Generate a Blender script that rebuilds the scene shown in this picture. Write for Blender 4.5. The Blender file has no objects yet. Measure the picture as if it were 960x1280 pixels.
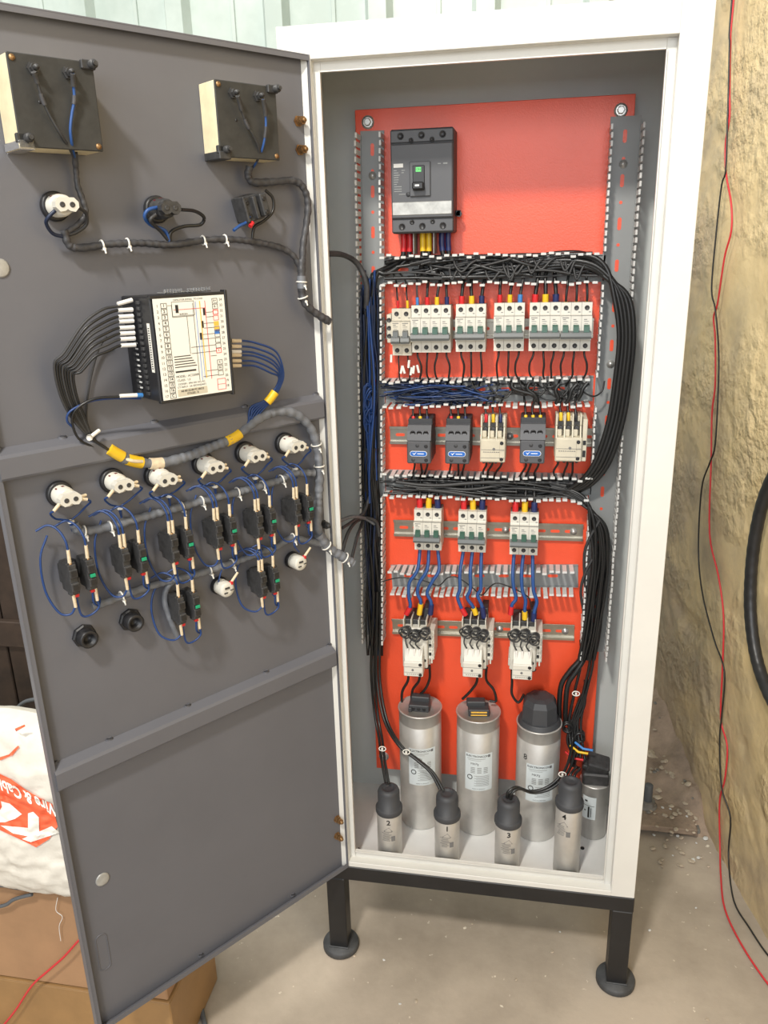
import bpy, math, random
from mathutils import Vector, Matrix, noise
random.seed(7)
PI = math.pi
V = Vector
scene = bpy.context.scene
COL = scene.collection
# ------------------------------------------------------------------ camera, sky, lights, exposure
# working unit is the millimetre; everything is scaled to metres when it is linked
S = 0.001
ZB = 228.0                                  # underside of the cabinet body above the floor
CAM = V((378.3, -1262.7, 1179.8 + ZB)); F = 995.64
yaw, pitch, roll = (math.radians(a) for a in (10.6786, -18.2605, -1.5246))
fwd = V((-math.sin(yaw)*math.cos(pitch), math.cos(yaw)*math.cos(pitch), math.sin(pitch)))
r0 = V((math.cos(yaw), math.sin(yaw), 0)); u0 = r0.cross(fwd)
RI = r0*math.cos(roll) + u0*math.sin(roll); UP = u0*math.cos(roll) - r0*math.sin(roll)
cam = bpy.data.cameras.new('camera'); co = bpy.data.objects.new('camera', cam); COL.objects.link(co)
co.matrix_world = Matrix((( RI.x, UP.x, -fwd.x, CAM.x*S), (RI.y, UP.y, -fwd.y, CAM.y*S), (RI.z, UP.z, -fwd.z, CAM.z*S), (0, 0, 0, 1)))
cam.sensor_fit = 'VERTICAL'; cam.sensor_height = 36; cam.lens = F/1280*36; cam.clip_start = 0.02
scene.camera = co
world = bpy.data.worlds.new('world'); scene.world = world; world.use_nodes = True
bg = world.node_tree.nodes['Background']; bg.inputs[0].default_value = (1.0, 0.97, 0.93, 1); bg.inputs[1].default_value = 0.56
def area(name, loc, target, size, power, color, sy=None):
    l = bpy.data.lights.new(name, 'AREA'); l.energy = power; l.color = color; l.size = size
    if sy: l.shape = 'RECTANGLE'; l.size_y = sy
    o = bpy.data.objects.new(name, l); COL.objects.link(o); o.location = V(loc)*S
    o.rotation_euler = (V(target)-V(loc)).to_track_quat('-Z', 'Y').to_euler(); return o
area('ceiling_lamp', (-150, -1900, 3150), (250, 0, 1200), 0.22, 74, (1, 0.95, 0.87))
area('open_doorway', (350, -4300, 2250), (250, 0, 1200), 3.0, 95, (0.93, 0.97, 1.0), 1.8)
area('wall_fill_light', (-1100, -500, 3500), (700, 200, 300), 0.9, 48, (1, 0.96, 0.9))  # added fill light, brightens the right wall and the floor
scene.view_settings.view_transform = 'Standard'; scene.view_settings.look = 'None'
scene.view_settings.exposure = -0.08; scene.view_settings.gamma = 1.0

# ------------------------------------------------------------------ measuring helpers
YP = 228.0                                   # face of the mounting plate behind the cabinet front
def ray(px, py): return fwd*F + RI*(px-480) - UP*(py-640)
def onplane(px, py, p, n):
    d = ray(px, py); return CAM + d*((p-CAM).dot(n)/d.dot(n))
def pl(px, py, d=0): return onplane(px, py, V((0, YP-d, 0)), V((0, 1, 0)))          # a point d in front of the plate
def proj(p):
    d = p-CAM; z = d.dot(fwd); return V((480+F*d.dot(RI)/z, 640-F*d.dot(UP)/z))
def aty(px, py, y): return onplane(px, py, V((0, y, 0)), V((0, 1, 0)))
def fl(px, py, z=0): return onplane(px, py, V((0, 0, z)), V((0, 0, 1)))
ANG = math.radians(127.254); HX, HY = 48.9, -1.3
DU = V((math.cos(ANG), -math.sin(ANG), 0)); DN = V((math.sin(ANG), math.cos(ANG), 0)); DH = V((HX, HY, 0))
SH = -12.0                                   # door sheet sits this far behind its folded lip
def dr(px, py, n=0):                         # world point n in front of the door sheet
    return onplane(px, py, DH+DN*(SH+n), DN)
def duz(u, z, n=0): return DH + DU*u + DN*(SH+n) + V((0, 0, z+ZB))
DROT = PI - ANG                              # rotation that turns a builder's front (-y) towards the viewer on the door
WALLN = V((1, 0.2, 0)).normalized(); WALLP = V((947, 0, 0))
def wl(px, py, off=4):
    w = onplane(px, py, WALLP-WALLN*off, WALLN)
    return fl(px, py, off) if w.z < off else w

# ------------------------------------------------------------------ materials
def mat(name, col, rough=.5, metal=0, bump=0, bscale=40, var=0, vscale=8, spec=.5, coat=0, stain=None, alpha=None, trans=0, bdist=.001):
    m = bpy.data.materials.new(name); m.use_nodes = True; nt = m.node_tree; N = nt.nodes; L = nt.links
    b = N['Principled BSDF']; b.inputs['Base Color'].default_value = (*col, 1); b.inputs['Roughness'].default_value = rough
    b.inputs['Metallic'].default_value = metal; b.inputs['Specular IOR Level'].default_value = spec
    if coat: b.inputs['Coat Weight'].default_value = coat; b.inputs['Coat Roughness'].default_value = .25
    if trans: b.inputs['Transmission Weight'].default_value = trans
    tc = N.new('ShaderNodeTexCoord')
    if var or stain:
        n = N.new('ShaderNodeTexNoise'); n.inputs['Scale'].default_value = vscale; n.inputs['Detail'].default_value = 6; n.inputs['Roughness'].default_value = .65
        L.new(tc.outputs['Object'], n.inputs['Vector'])
        r = N.new('ShaderNodeValToRGB'); L.new(n.outputs['Fac'], r.inputs['Fac'])
        lo = stain if stain else tuple(c*(1-var) for c in col)
        r.color_ramp.elements[0].position = .32; r.color_ramp.elements[0].color = (*lo, 1)
        r.color_ramp.elements[1].position = .62; r.color_ramp.elements[1].color = (*[min(1, c*(1+var*.5)) for c in col], 1)
        L.new(r.outputs['Color'], b.inputs['Base Color'])
    if bump:
        n2 = N.new('ShaderNodeTexNoise'); n2.inputs['Scale'].default_value = bscale; n2.inputs['Detail'].default_value = 5
        L.new(tc.outputs['Object'], n2.inputs['Vector'])
        bp = N.new('ShaderNodeBump'); bp.inputs['Strength'].default_value = bump; bp.inputs['Distance'].default_value = bdist
        L.new(n2.outputs['Fac'], bp.inputs['Height']); L.new(bp.outputs['Normal'], b.inputs['Normal'])
    return m
M = {}
M['white'] = mat('white_enamel', (.68, .67, .63), .4, var=.05, vscale=5, bump=.15, bscale=60)
M['inner'] = mat('grey_white_enamel', (.53, .56, .55), .4, var=.06, vscale=4, bump=.1, bscale=80)
M['sill'] = mat('white_floor_enamel', (.74, .74, .72), .4, var=.08, vscale=6)
M['door'] = mat('grey_door_paint', (.126, .128, .144), .42, var=.07, vscale=3, bump=.25, bscale=120, bdist=.0004)
M['plate'] = mat('orange_red_powder_coat', (.84, .088, .030), .36, var=.06, vscale=5, bump=.6, bscale=420, bdist=.0006, spec=.6)
M['black_metal'] = mat('black_steel_paint', (.012, .012, .013), .45, var=.3, vscale=14)
M['foot'] = mat('dark_foot_steel', (.06, .062, .065), .6, var=.4, vscale=30, bump=.3, bscale=90)
M['duct'] = mat('grey_duct_plastic', (.26, .27, .27), .5, var=.05)
M['finger'] = mat('light_duct_finger', (.62, .62, .60), .5)
M['bk'] = mat('black_plastic', (.016, .016, .018), .4)
M['bk2'] = mat('dusty_black_plastic', (.042, .042, .043), .5, var=.45, vscale=110)
M['dgrey'] = mat('dark_grey_plastic', (.085, .088, .097), .5, var=.06)
M['dgrey2'] = mat('charcoal_plastic', (.045, .047, .052), .55)
M['mcb'] = mat('warm_white_plastic', (.66, .64, .57), .4, var=.04, vscale=30)
M['mcb_old'] = mat('beige_plastic', (.60, .56, .46), .45, var=.08, vscale=30)
M['cream'] = mat('cream_plastic', (.60, .55, .43), .45, var=.08, vscale=40)
M['grey_bar'] = mat('grey_toggle_plastic', (.12, .13, .13), .4)
M['green'] = mat('green_marking', (.035, .10, .07), .4)
M['green_b'] = mat('bright_green_plastic', (.01, .33, .16), .4)
M['seam'] = mat('dark_joint_plastic', (.17, .165, .15), .6)  # darker plastic in the joints between poles, also on the weld spots
M['print'] = mat('grey_print', (.16, .16, .16), .6)
M['printk'] = mat('black_print', (.02, .02, .02), .6)
M['rail'] = mat('zinc_rail', (.40, .38, .33), .3, 1, var=.2, vscale=20)
M['steel'] = mat('zinc_steel', (.62, .62, .60), .35, .7)
M['brass'] = mat('rusty_brass', (.34, .20, .09), .45, .8, var=.5, vscale=120)
M['alu'] = mat('brushed_aluminium_can', (.60, .585, .555), .42, .6, var=.09, vscale=22, bump=.12, bscale=90)
M['wk'] = mat('black_wire_insulation', (.014, .014, .014), .35)
M['wkg'] = mat('dusty_black_wire', (.035, .035, .036), .5)
M['wb'] = mat('blue_wire_insulation', (.012, .045, .17), .4)
M['wdb'] = mat('dark_blue_wire_insulation', (.009, .018, .048), .4)
M['wbb'] = mat('thick_blue_wire', (.02, .075, .25), .35)
M['wred'] = mat('red_wire', (.62, .03, .04), .4)
M['red'] = mat('red_sleeve', (.62, .02, .025), .4)
M['dred'] = mat('dark_red_marking', (.16, .01, .015), .4)
M['yel'] = mat('yellow_sleeve', (.80, .50, .02), .4)
M['blu'] = mat('navy_sleeve', (.015, .025, .11), .4)
M['lblu'] = mat('light_blue_sleeve', (.05, .22, .55), .4)
M['fer'] = mat('cream_marker_sleeve', (.72, .60, .42), .45, var=.15, vscale=200)
M['ferw'] = mat('white_marker_sleeve', (.82, .80, .76), .4)
M['tie'] = mat('white_nylon_tie', (.78, .76, .70), .4)
M['wrap'] = mat('grey_spiral_wrap', (.16, .17, .19), .5, var=.25, vscale=60)
M['wrapk'] = mat('dark_spiral_wrap', (.055, .055, .06), .5, var=.4, vscale=80)
M['label'] = mat('white_label_paper', (.84, .82, .74), .45)
M['label2'] = mat('pale_blue_label', (.62, .67, .68), .4)
M['clear'] = mat('clear_plastic', (.8, .8, .78), .15, trans=.9)
M['logo'] = mat('blue_logo', (.02, .14, .52), .4)
M['wprint'] = mat('white_print', (.85, .85, .85), .5)
M['meter_side'] = mat('cream_meter_case', (.80, .70, .46), .45, var=.12, vscale=40)
M['meter_back'] = mat('dark_meter_back', (.032, .032, .030), .6, var=.25, vscale=60)
M['pred'] = mat('red_print', (.8, .03, .05), .5)
M['pblue'] = mat('blue_print', (.05, .2, .6), .5)
M['pyel'] = mat('yellow_print', (.85, .5, .08), .5)
M['pgreen'] = mat('green_print', (.15, .75, .2), .5)
M['holo'] = mat('foil_cover', (.40, .40, .38), .35, .3, var=.35, vscale=30)
M['card'] = mat('brown_cardboard', (.38, .22, .115), .75, var=.12, vscale=9, bump=.3, bscale=30)
M['card2'] = mat('taped_cardboard', (.33, .19, .075), .45, var=.15, vscale=9, bump=.2, bscale=30)
M['wood'] = mat('dark_brown_wood', (.035, .021, .013), .7, var=.5, vscale=14, bump=.4, bscale=30)
M['hose'] = mat('black_hose_rubber', (.02, .02, .022), .38, var=.3, vscale=30)
M['ghose'] = mat('grey_cable_rubber', (.10, .11, .12), .5)
M['dust'] = mat('dusty_brown_steel', (.30, .225, .165), .85, var=.3, vscale=16, bump=.8, bscale=60, bdist=.004)
M['rubble'] = mat('plaster_chip', (.50, .42, .32), .9, var=.4, vscale=40, bump=.6, bscale=80)
M['ledge'] = mat('grey_steel_edge', (.20, .19, .17), .7, var=.3, vscale=20)

# ------------------------------------------------------------------ mesh builder (millimetres)
class MB:
    def __init__(s): s.v = []; s.f = []; s.mi = []; s.sm = []; s.m = 0; s.T = Matrix.Identity(4)
    def add(s, vs, fs, smooth=False):
        o = len(s.v); T = s.T
        s.v += [tuple(T @ V(p)) for p in vs]
        for f in fs: s.f.append([i+o for i in f]); s.mi.append(s.m); s.sm.append(smooth)
        return s
    def box(s, x0, x1, y0, y1, z0, z1, b=0):
        if x0 > x1: x0, x1 = x1, x0
        if y0 > y1: y0, y1 = y1, y0
        if z0 > z1: z0, z1 = z1, z0
        b = min(b, (x1-x0)*.45, (y1-y0)*.45, (z1-z0)*.45)
        if b <= 0:
            return s.add([(x, y, z) for x in (x0, x1) for y in (y0, y1) for z in (z0, z1)],
                         [(0, 1, 3, 2), (4, 6, 7, 5), (0, 4, 5, 1), (2, 3, 7, 6), (0, 2, 6, 4), (1, 5, 7, 3)])
        c = V(((x0+x1)/2, (y0+y1)/2, (z0+z1)/2)); h = V(((x1-x0)/2, (y1-y0)/2, (z1-z0)/2)); vs = []; ix = {}
        for sx in (-1, 1):
            for sy in (-1, 1):
                for sz in (-1, 1):
                    for a in range(3):
                        d = [h.x-b, h.y-b, h.z-b]; d[a] = h[a]; ix[(sx, sy, sz, a)] = len(vs)
                        vs.append((c.x+sx*d[0], c.y+sy*d[1], c.z+sz*d[2]))
        fs = []
        for a in range(3):
            o1, o2 = [i for i in range(3) if i != a]
            for sg in (-1, 1):
                q = []
                for p, r in ((-1, -1), (1, -1), (1, 1), (-1, 1)):
                    k = [0, 0, 0]; k[a] = sg; k[o1] = p; k[o2] = r; q.append(ix[(*k, a)])
                fs.append(q)
            for p in (-1, 1):
                for r in (-1, 1):
                    q = []
                    for sg, ax in ((-1, o1), (1, o1), (1, o2), (-1, o2)):
                        k = [0, 0, 0]; k[a] = sg; k[o1] = p; k[o2] = r; q.append(ix[(*k, ax)])
                    fs.append(q)
        for sx in (-1, 1):
            for sy in (-1, 1):
                for sz in (-1, 1): fs.append([ix[(sx, sy, sz, a)] for a in range(3)])
        return s.add(vs, fs)
    def cyl(s, p0, p1, r0, r1=None, n=16, caps=True):
        if r1 is None: r1 = r0
        p0, p1 = V(p0), V(p1); d = (p1-p0).normalized(); a = d.orthogonal().normalized(); b = d.cross(a); vs = []
        for p, r in ((p0, r0), (p1, r1)):
            for i in range(n): t = 2*PI*i/n; vs.append(p+a*r*math.cos(t)+b*r*math.sin(t))
        s.add(vs, [(i, (i+1) % n, n+(i+1) % n, n+i) for i in range(n)], True)
        if caps:
            s.add([vs[i] for i in range(n)], [tuple(range(n-1, -1, -1))]); s.add([vs[n+i] for i in range(n)], [tuple(range(n))])
        return s
    def lathe(s, prof, n=28, axis='z', c=(0, 0, 0), smooth=True):
        vs = []
        for r, h in prof:
            for i in range(n):
                t = 2*PI*i/n; x, y = r*math.cos(t), r*math.sin(t)
                q = (x, y, h) if axis == 'z' else (x, -h, y)
                vs.append((q[0]+c[0], q[1]+c[1], q[2]+c[2]))
        fs = [(k*n+i, k*n+(i+1) % n, (k+1)*n+(i+1) % n, (k+1)*n+i) for k in range(len(prof)-1) for i in range(n)]
        s.add(vs, fs, smooth)
        if prof[0][0] > .01: s.add([vs[i] for i in range(n)], [tuple(range(n))])
        if prof[-1][0] > .01: s.add([vs[-n+i] for i in range(n)], [tuple(range(n))])
        return s
    def prism(s, poly, x0, x1):                 # polygon in (y, z) swept along x
        n = len(poly); vs = [(x0, y, z) for y, z in poly]+[(x1, y, z) for y, z in poly]
        return s.add(vs, [tuple(range(n)), tuple(range(2*n-1, n-1, -1))]+[(i, n+i, n+(i+1) % n, (i+1) % n) for i in range(n)])
    def prismy(s, poly, y0, y1):                # polygon in (x, z) swept along y
        n = len(poly); vs = [(x, y0, z) for x, z in poly]+[(x, y1, z) for x, z in poly]
        return s.add(vs, [tuple(range(n)), tuple(range(2*n-1, n-1, -1))]+[(i, n+i, n+(i+1) % n, (i+1) % n) for i in range(n)])
    def tube(s, pts, r, n=7, closed=False, ribs=None):
        pts = [V(p) for p in pts]; m = len(pts); vs = []; up = None
        for i, p in enumerate(pts):
            a = pts[(i-1) % m] if closed or i else pts[0]; b = pts[(i+1) % m] if closed or i < m-1 else pts[-1]
            d = (b-a).normalized()
            if up is None: up = d.orthogonal().normalized()
            up = (up-d*up.dot(d))
            up = up.normalized() if up.length > 1e-6 else d.orthogonal().normalized()
            w = d.cross(up); rr = r*(ribs(i) if ribs else 1)
            for k in range(n): t = 2*PI*k/n; vs.append(p+up*rr*math.cos(t)+w*rr*math.sin(t))
        mm = m if closed else m-1
        s.add(vs, [(i*n+k, i*n+(k+1) % n, ((i+1) % m)*n+(k+1) % n, ((i+1) % m)*n+k) for i in range(mm) for k in range(n)], True)
        if not closed: s.add(vs[:n], [tuple(range(n))]); s.add(vs[-n:], [tuple(range(n))])
        return s
    def ball(s, c, r, n=10, sq=(1, 1, 1)):
        vs = []; fs = []; h = n//2
        for j in range(1, h):
            for i in range(n):
                a = PI*j/h; t = 2*PI*i/n
                vs.append((c[0]+r*sq[0]*math.sin(a)*math.cos(t), c[1]+r*sq[1]*math.sin(a)*math.sin(t), c[2]+r*sq[2]*math.cos(a)))
        for j in range(h-2):
            for i in range(n): fs.append((j*n+i, j*n+(i+1) % n, (j+1)*n+(i+1) % n, (j+1)*n+i))
        k = len(vs); vs += [(c[0], c[1], c[2]+r*sq[2]), (c[0], c[1], c[2]-r*sq[2])]
        for i in range(n): fs.append((k, i, (i+1) % n)); fs.append((k+1, (h-2)*n+(i+1) % n, (h-2)*n+i))
        return s.add(vs, fs, True)
    def mesh(s, name, mats):
        me = bpy.data.meshes.new(name); me.from_pydata([tuple(c*S for c in v) for v in s.v], [], s.f)
        for m in (mats if isinstance(mats, (list, tuple)) else [mats]): me.materials.append(m)
        me.polygons.foreach_set('material_index', s.mi); me.polygons.foreach_set('use_smooth', s.sm); me.update()
        return me
def spl(pts, k=6, closed=False):               # Catmull-Rom through the points
    P = [V(p) for p in pts]; n = len(P); out = []
    if n == 2: return P
    for i in range(n if closed else n-1):
        a = P[(i-1) % n] if closed or i else P[0]*2-P[1]; b = P[i]; c = P[(i+1) % n]; d = P[(i+2) % n] if closed or i < n-2 else P[-1]*2-P[-2]
        for j in range(k):
            t = j/k; out.append(.5*((2*b)+(c-a)*t+(2*a-5*b+4*c-d)*t*t+(3*b-a-3*c+d)*t**3))
    if not closed: out.append(P[-1])
    return out
def tag(o, label, cat, group=None, kind=None):
    o['label'] = label
    if cat: o['category'] = cat
    if group: o['group'] = group
    if kind: o['kind'] = kind
    return o
def link(name, me, parent=None, loc=None, rot=None):
    o = bpy.data.objects.new(name, me); COL.objects.link(o)
    if parent: o.parent = parent
    if loc is not None: o.location = V(loc)*S
    if rot is not None: o.rotation_euler = rot
    return o
def obj(name, mb, m, parent=None, loc=None, rot=None): return link(name, mb.mesh(name, m), parent, loc, rot)
CACHE = {}
def part(name, key, fn, m, parent, loc=None, rot=None):    # parts that repeat share one mesh
    if key not in CACHE: mb = MB(); fn(mb); CACHE[key] = mb.mesh(name, m)
    return link(name, CACHE[key], parent, loc, rot)
def empty(name, loc, rz=0, label=None, cat=None, group=None):
    o = bpy.data.objects.new(name, None); COL.objects.link(o); o.location = V(loc)*S; o.rotation_euler = (0, 0, rz)
    o.empty_display_size = .02
    if label: tag(o, label, cat, group)
    return o
def struct(name, mb, m, parent=None):
    o = obj(name, mb, m, parent)
    if not parent: o['kind'] = 'structure'
    return o
def text_mesh(s, size, extrude=0.05, bold=0):
    c = bpy.data.curves.new('lettering', 'FONT'); c.body = s; c.size = size*S; c.align_x = 'CENTER'; c.align_y = 'CENTER'; c.extrude = extrude*S
    c.offset = bold*S; c.resolution_u = 3
    o = bpy.data.objects.new('t', c); COL.objects.link(o); bpy.context.view_layer.update()
    me = bpy.data.meshes.new_from_object(o.evaluated_get(bpy.context.evaluated_depsgraph_get()))
    bpy.data.objects.remove(o); bpy.data.curves.remove(c); me.name = 'lettering'; return me
def txt(s, size, m, parent, loc, rot=(PI/2, 0, 0), bold=0, name='lettering'):
    k = ('t', s, size, m, bold)
    if k not in CACHE:
        me = text_mesh(s, size, bold=bold); me.materials.clear(); me.materials.append(M[m]); CACHE[k] = me
    return link(name, CACHE[k], parent, loc, rot)
def wrapped_text(s, size, m, parent, R, zc, ang, name='lettering', bold=0, off=.35):  # lettering bent round an upright can
    me = text_mesh(s, size, bold=bold); me.materials.clear(); me.materials.append(M[m])
    for v in me.vertices:
        a = ang + v.co.x/(R*S); rr = (R+off)*S
        v.co = V((math.sin(a)*rr, -math.cos(a)*rr, v.co.y+zc*S))
    return link(name, me, parent)

# ------------------------------------------------------------------ setting
def floor_build():
    mb = MB(); nx, ny = 90, 90; x0, x1, y0, y1 = -3000, 1300, -2600, 1400; vs = []
    for j in range(ny+1):
        for i in range(nx+1):
            x = x0+(x1-x0)*i/nx; y = y0+(y1-y0)*j/ny
            vs.append((x, y, 1.2*noise.noise(V((x, y, 0))*.004)-.6))
    mb.add(vs, [(j*(nx+1)+i, j*(nx+1)+i+1, (j+1)*(nx+1)+i+1, (j+1)*(nx+1)+i) for j in range(ny) for i in range(nx)], True)
    m = mat('worn_concrete', (.50, .43, .345), .8, bump=.35, bscale=55, bdist=.002); nt = m.node_tree; N = nt.nodes; L = nt.links
    tc = N.new('ShaderNodeTexCoord'); b = N['Principled BSDF']
    n1 = N.new('ShaderNodeTexNoise'); n1.inputs['Scale'].default_value = 2.6; n1.inputs['Detail'].default_value = 9; n1.inputs['Roughness'].default_value = .62; L.new(tc.outputs['Object'], n1.inputs['Vector'])
    r1 = N.new('ShaderNodeValToRGB'); e = r1.color_ramp.elements; e[0].position = .3; e[0].color = (.27, .225, .175, 1); e[1].position = .62; e[1].color = (.47, .40, .32, 1); L.new(n1.outputs['Fac'], r1.inputs['Fac'])
    n2 = N.new('ShaderNodeTexNoise'); n2.inputs['Scale'].default_value = 60; n2.inputs['Detail'].default_value = 3; L.new(tc.outputs['Object'], n2.inputs['Vector'])
    r2 = N.new('ShaderNodeValToRGB'); e = r2.color_ramp.elements; e[0].position = .70; e[0].color = (0, 0, 0, 1); e[1].position = .76; e[1].color = (1, 1, 1, 1); L.new(n2.outputs['Fac'], r2.inputs['Fac'])
    mx = N.new('ShaderNodeMixRGB'); mx.inputs[2].default_value = (.75, .68, .56, 1); L.new(r2.outputs['Color'], mx.inputs[0]); L.new(r1.outputs['Color'], mx.inputs[1]); L.new(mx.outputs[0], b.inputs['Base Color'])
    struct('floor', mb, m)
floor_build()
def wall_right():
    t = V((-.2, 1, 0)).normalized(); mb = MB(); s0, s1, z1 = -1300, 1330, 2500; ns, nz = 280, 300; vs = []
    for j in range(nz+1):
        for i in range(ns+1):
            s = s0+(s1-s0)*i/ns; z = z1*j/nz; q = V((s, z, 0))
            d = 7*noise.noise(q*.0022)+3*noise.noise(q*.012)
            rough = max(0, min(1, .3+2.6*noise.noise(q*.0035+V((3, 8, 0)))))
            d += (.12+rough)*3.6*noise.noise(q*.022)+rough*2.2*noise.noise(q*.06)
            if noise.noise(q*.0075+V((9, 1, 4))) > .42: d -= 5*(noise.noise(q*.0075+V((9, 1, 4)))-.42)*8
            p = WALLP+t*s+V((0, 0, z))-WALLN*d; vs.append(p)
    mb.add(vs, [(j*(ns+1)+i, j*(ns+1)+i+1, (j+1)*(ns+1)+i+1, (j+1)*(ns+1)+i) for j in range(nz) for i in range(ns)], True)
    m = mat('cream_rough_plaster', (.66, .52, .27), .6, bump=.9, bscale=38, bdist=.012); nt = m.node_tree; N = nt.nodes; L = nt.links
    tc = N.new('ShaderNodeTexCoord'); b = N['Principled BSDF']
    n1 = N.new('ShaderNodeTexNoise'); n1.inputs['Scale'].default_value = 3.5; n1.inputs['Detail'].default_value = 8; n1.inputs['Roughness'].default_value = .65; L.new(tc.outputs['Object'], n1.inputs['Vector'])
    sp = N.new('ShaderNodeSeparateXYZ'); L.new(tc.outputs['Object'], sp.inputs[0])
    def mth(op, a, bb, c=None):
        q = N.new('ShaderNodeMath'); q.operation = op
        for k, x in enumerate((a, bb, c)):
            if x is None: continue
            if isinstance(x, (int, float)): q.inputs[k].default_value = x
            else: L.new(x, q.inputs[k])
        return q.outputs[0]
    mk = N.new('ShaderNodeTexNoise'); mk.inputs['Scale'].default_value = 5; mk.inputs['Detail'].default_value = 3; L.new(tc.outputs['Object'], mk.inputs['Vector'])
    rk = N.new('ShaderNodeMapRange'); rk.inputs[1].default_value = .42; rk.inputs[2].default_value = .62; rk.inputs[3].default_value = .25; rk.inputs[4].default_value = 1.9; L.new(mk.outputs['Fac'], rk.inputs[0])
    bn = [x for x in N if x.type == 'BUMP'][0]; hn = bn.inputs['Height'].links[0].from_socket; L.new(mth('MULTIPLY', hn, rk.outputs[0]), bn.inputs['Height'])
    # colour turns browner towards the far end and the bottom, broken up by noise
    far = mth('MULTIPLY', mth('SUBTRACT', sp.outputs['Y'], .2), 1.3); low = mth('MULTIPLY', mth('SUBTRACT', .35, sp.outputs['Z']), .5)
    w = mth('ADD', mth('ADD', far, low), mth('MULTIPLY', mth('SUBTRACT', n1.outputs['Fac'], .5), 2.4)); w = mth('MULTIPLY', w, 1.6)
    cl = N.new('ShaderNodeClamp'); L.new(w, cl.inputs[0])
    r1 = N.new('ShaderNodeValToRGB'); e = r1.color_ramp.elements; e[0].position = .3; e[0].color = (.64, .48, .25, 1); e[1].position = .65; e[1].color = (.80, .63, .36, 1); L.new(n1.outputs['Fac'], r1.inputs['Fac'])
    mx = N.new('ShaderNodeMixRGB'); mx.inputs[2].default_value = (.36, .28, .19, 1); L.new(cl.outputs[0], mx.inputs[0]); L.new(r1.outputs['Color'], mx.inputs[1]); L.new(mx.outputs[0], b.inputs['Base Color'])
    b.inputs['Roughness'].default_value = .45
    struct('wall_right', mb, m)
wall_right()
def wall_back():
    # trapezoidal sheet cladding
    mb = MB(); y = 1270; pitch = 300; x = -3000; prof = []
    while x < 900:
        prof += [(x, y), (x+185, y), (x+200, y-32), (x+250, y-32), (x+265, y)]; x += pitch
    prof.append((x, y)); z0, z1 = 0, 3000; vs = [(a, b, z) for z in (z0, z1) for a, b in prof]; n = len(prof)
    mb.add(vs, [(i, i+1, n+i+1, n+i) for i in range(n-1)])
    m = mat('pale_green_sheet_metal', (.60, .68, .64), .4, stain=(.42, .50, .46), vscale=2.2)
    struct('wall_back', mb, m)
    for i in range(13):
        a = -3000+i*pitch
        o = struct('trim_%d' % (i+1), MB().box(a+88, a+100, y-6, y+1, 0, 3000, 1), m)
wall_back()

# ------------------------------------------------------------------ cabinet
W, H, D = 602.5, 1487.8, 262.6
cab = empty('electrical_cabinet', (W/2, D/2, 0), 0, 'tall white steel electrical cabinet with its grey door swung open, on black legs', 'cabinet')
def cobj(name, mb, m, parent=None):
    mb2 = mb
    base = V((W/2, D/2, 0))
    if parent is None:
        mb2.v = [tuple(V(v)-base) for v in mb2.v]; return obj(name, mb2, m, cab)
    return obj(name, mb2, m, parent)
z0, z1 = ZB, ZB+H; FL, FR, FT = 49.2, 42.9, 44.4
b = MB().box(0, 1.8, 2, D, z0, z1).box(W-1.8, W, 2, D, z0, z1).box(1.8, W-1.8, 2, D, z1-2, z1).box(1.8, W-1.8, D-2, D, z0, z1-2)
cobj('shell', b, M['inner'])['label'] = 'grey-white inner walls of the cabinet'
cobj('floor_pan', MB().box(1.8, W-1.8, 2, D-2, z0, z0+3), M['sill'])
# front frame : face, returns and the inner lip
b = MB().box(0, FL, 0, 2, z0, z1, .8).box(W-FR, W, 0, 2, z0, z1, .8).box(FL, W-FR, 0, 2, z1-FT, z1, .8).box(FL, W-FR, 0, 2, z0, z0+11, .8)
b.box(FL-1.5, FL, 2, 20, z0+9, z1-FT).box(W-FR, W-FR+1.5, 2, 20, z0+9, z1-FT).box(FL, W-FR, 2, 20, z1-FT, z1-FT+1.5).box(FL, W-FR, 2, 20, z0+9, z0+11)
cobj('front_frame', b, M['white'])
b = MB().box(FL-1, FL+10, 18, 21, z0+9, z1-FT).box(W-FR-13, W-FR+1, 18, 21, z0+9, z1-FT, .6).box(FL+10, W-FR-13, 18, 21, z1-FT-14, z1-FT+1, .6).box(FL+10, W-FR-13, 18, 21, z0+9, z0+28, .6)
b.box(FL+9, FL+10.5, 12, 18, z0+20, z1-FT-13).box(W-FR-14, W-FR-12.5, 12, 18, z0+20, z1-FT-13).box(FL+10, W-FR-13, 12, 18, z1-FT-15, z1-FT-13.5).box(FL+10, W-FR-13, 12, 18, z0+26.5, z0+28)
cobj('door_seat_lip', b, M['white'])
# side wall weld spots and holes
b = MB()
for z in range(140, 1400, 95): b.ball((3, 40, z0+z), 2.6, 8, (.4, 1, 1))
for z in (430, 760, 1010): b.cyl((1.5, 130, z0+z), (2.3, 130, z0+z), 4, n=12)
cobj('weld_spot', b, M['seam'])
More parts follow.
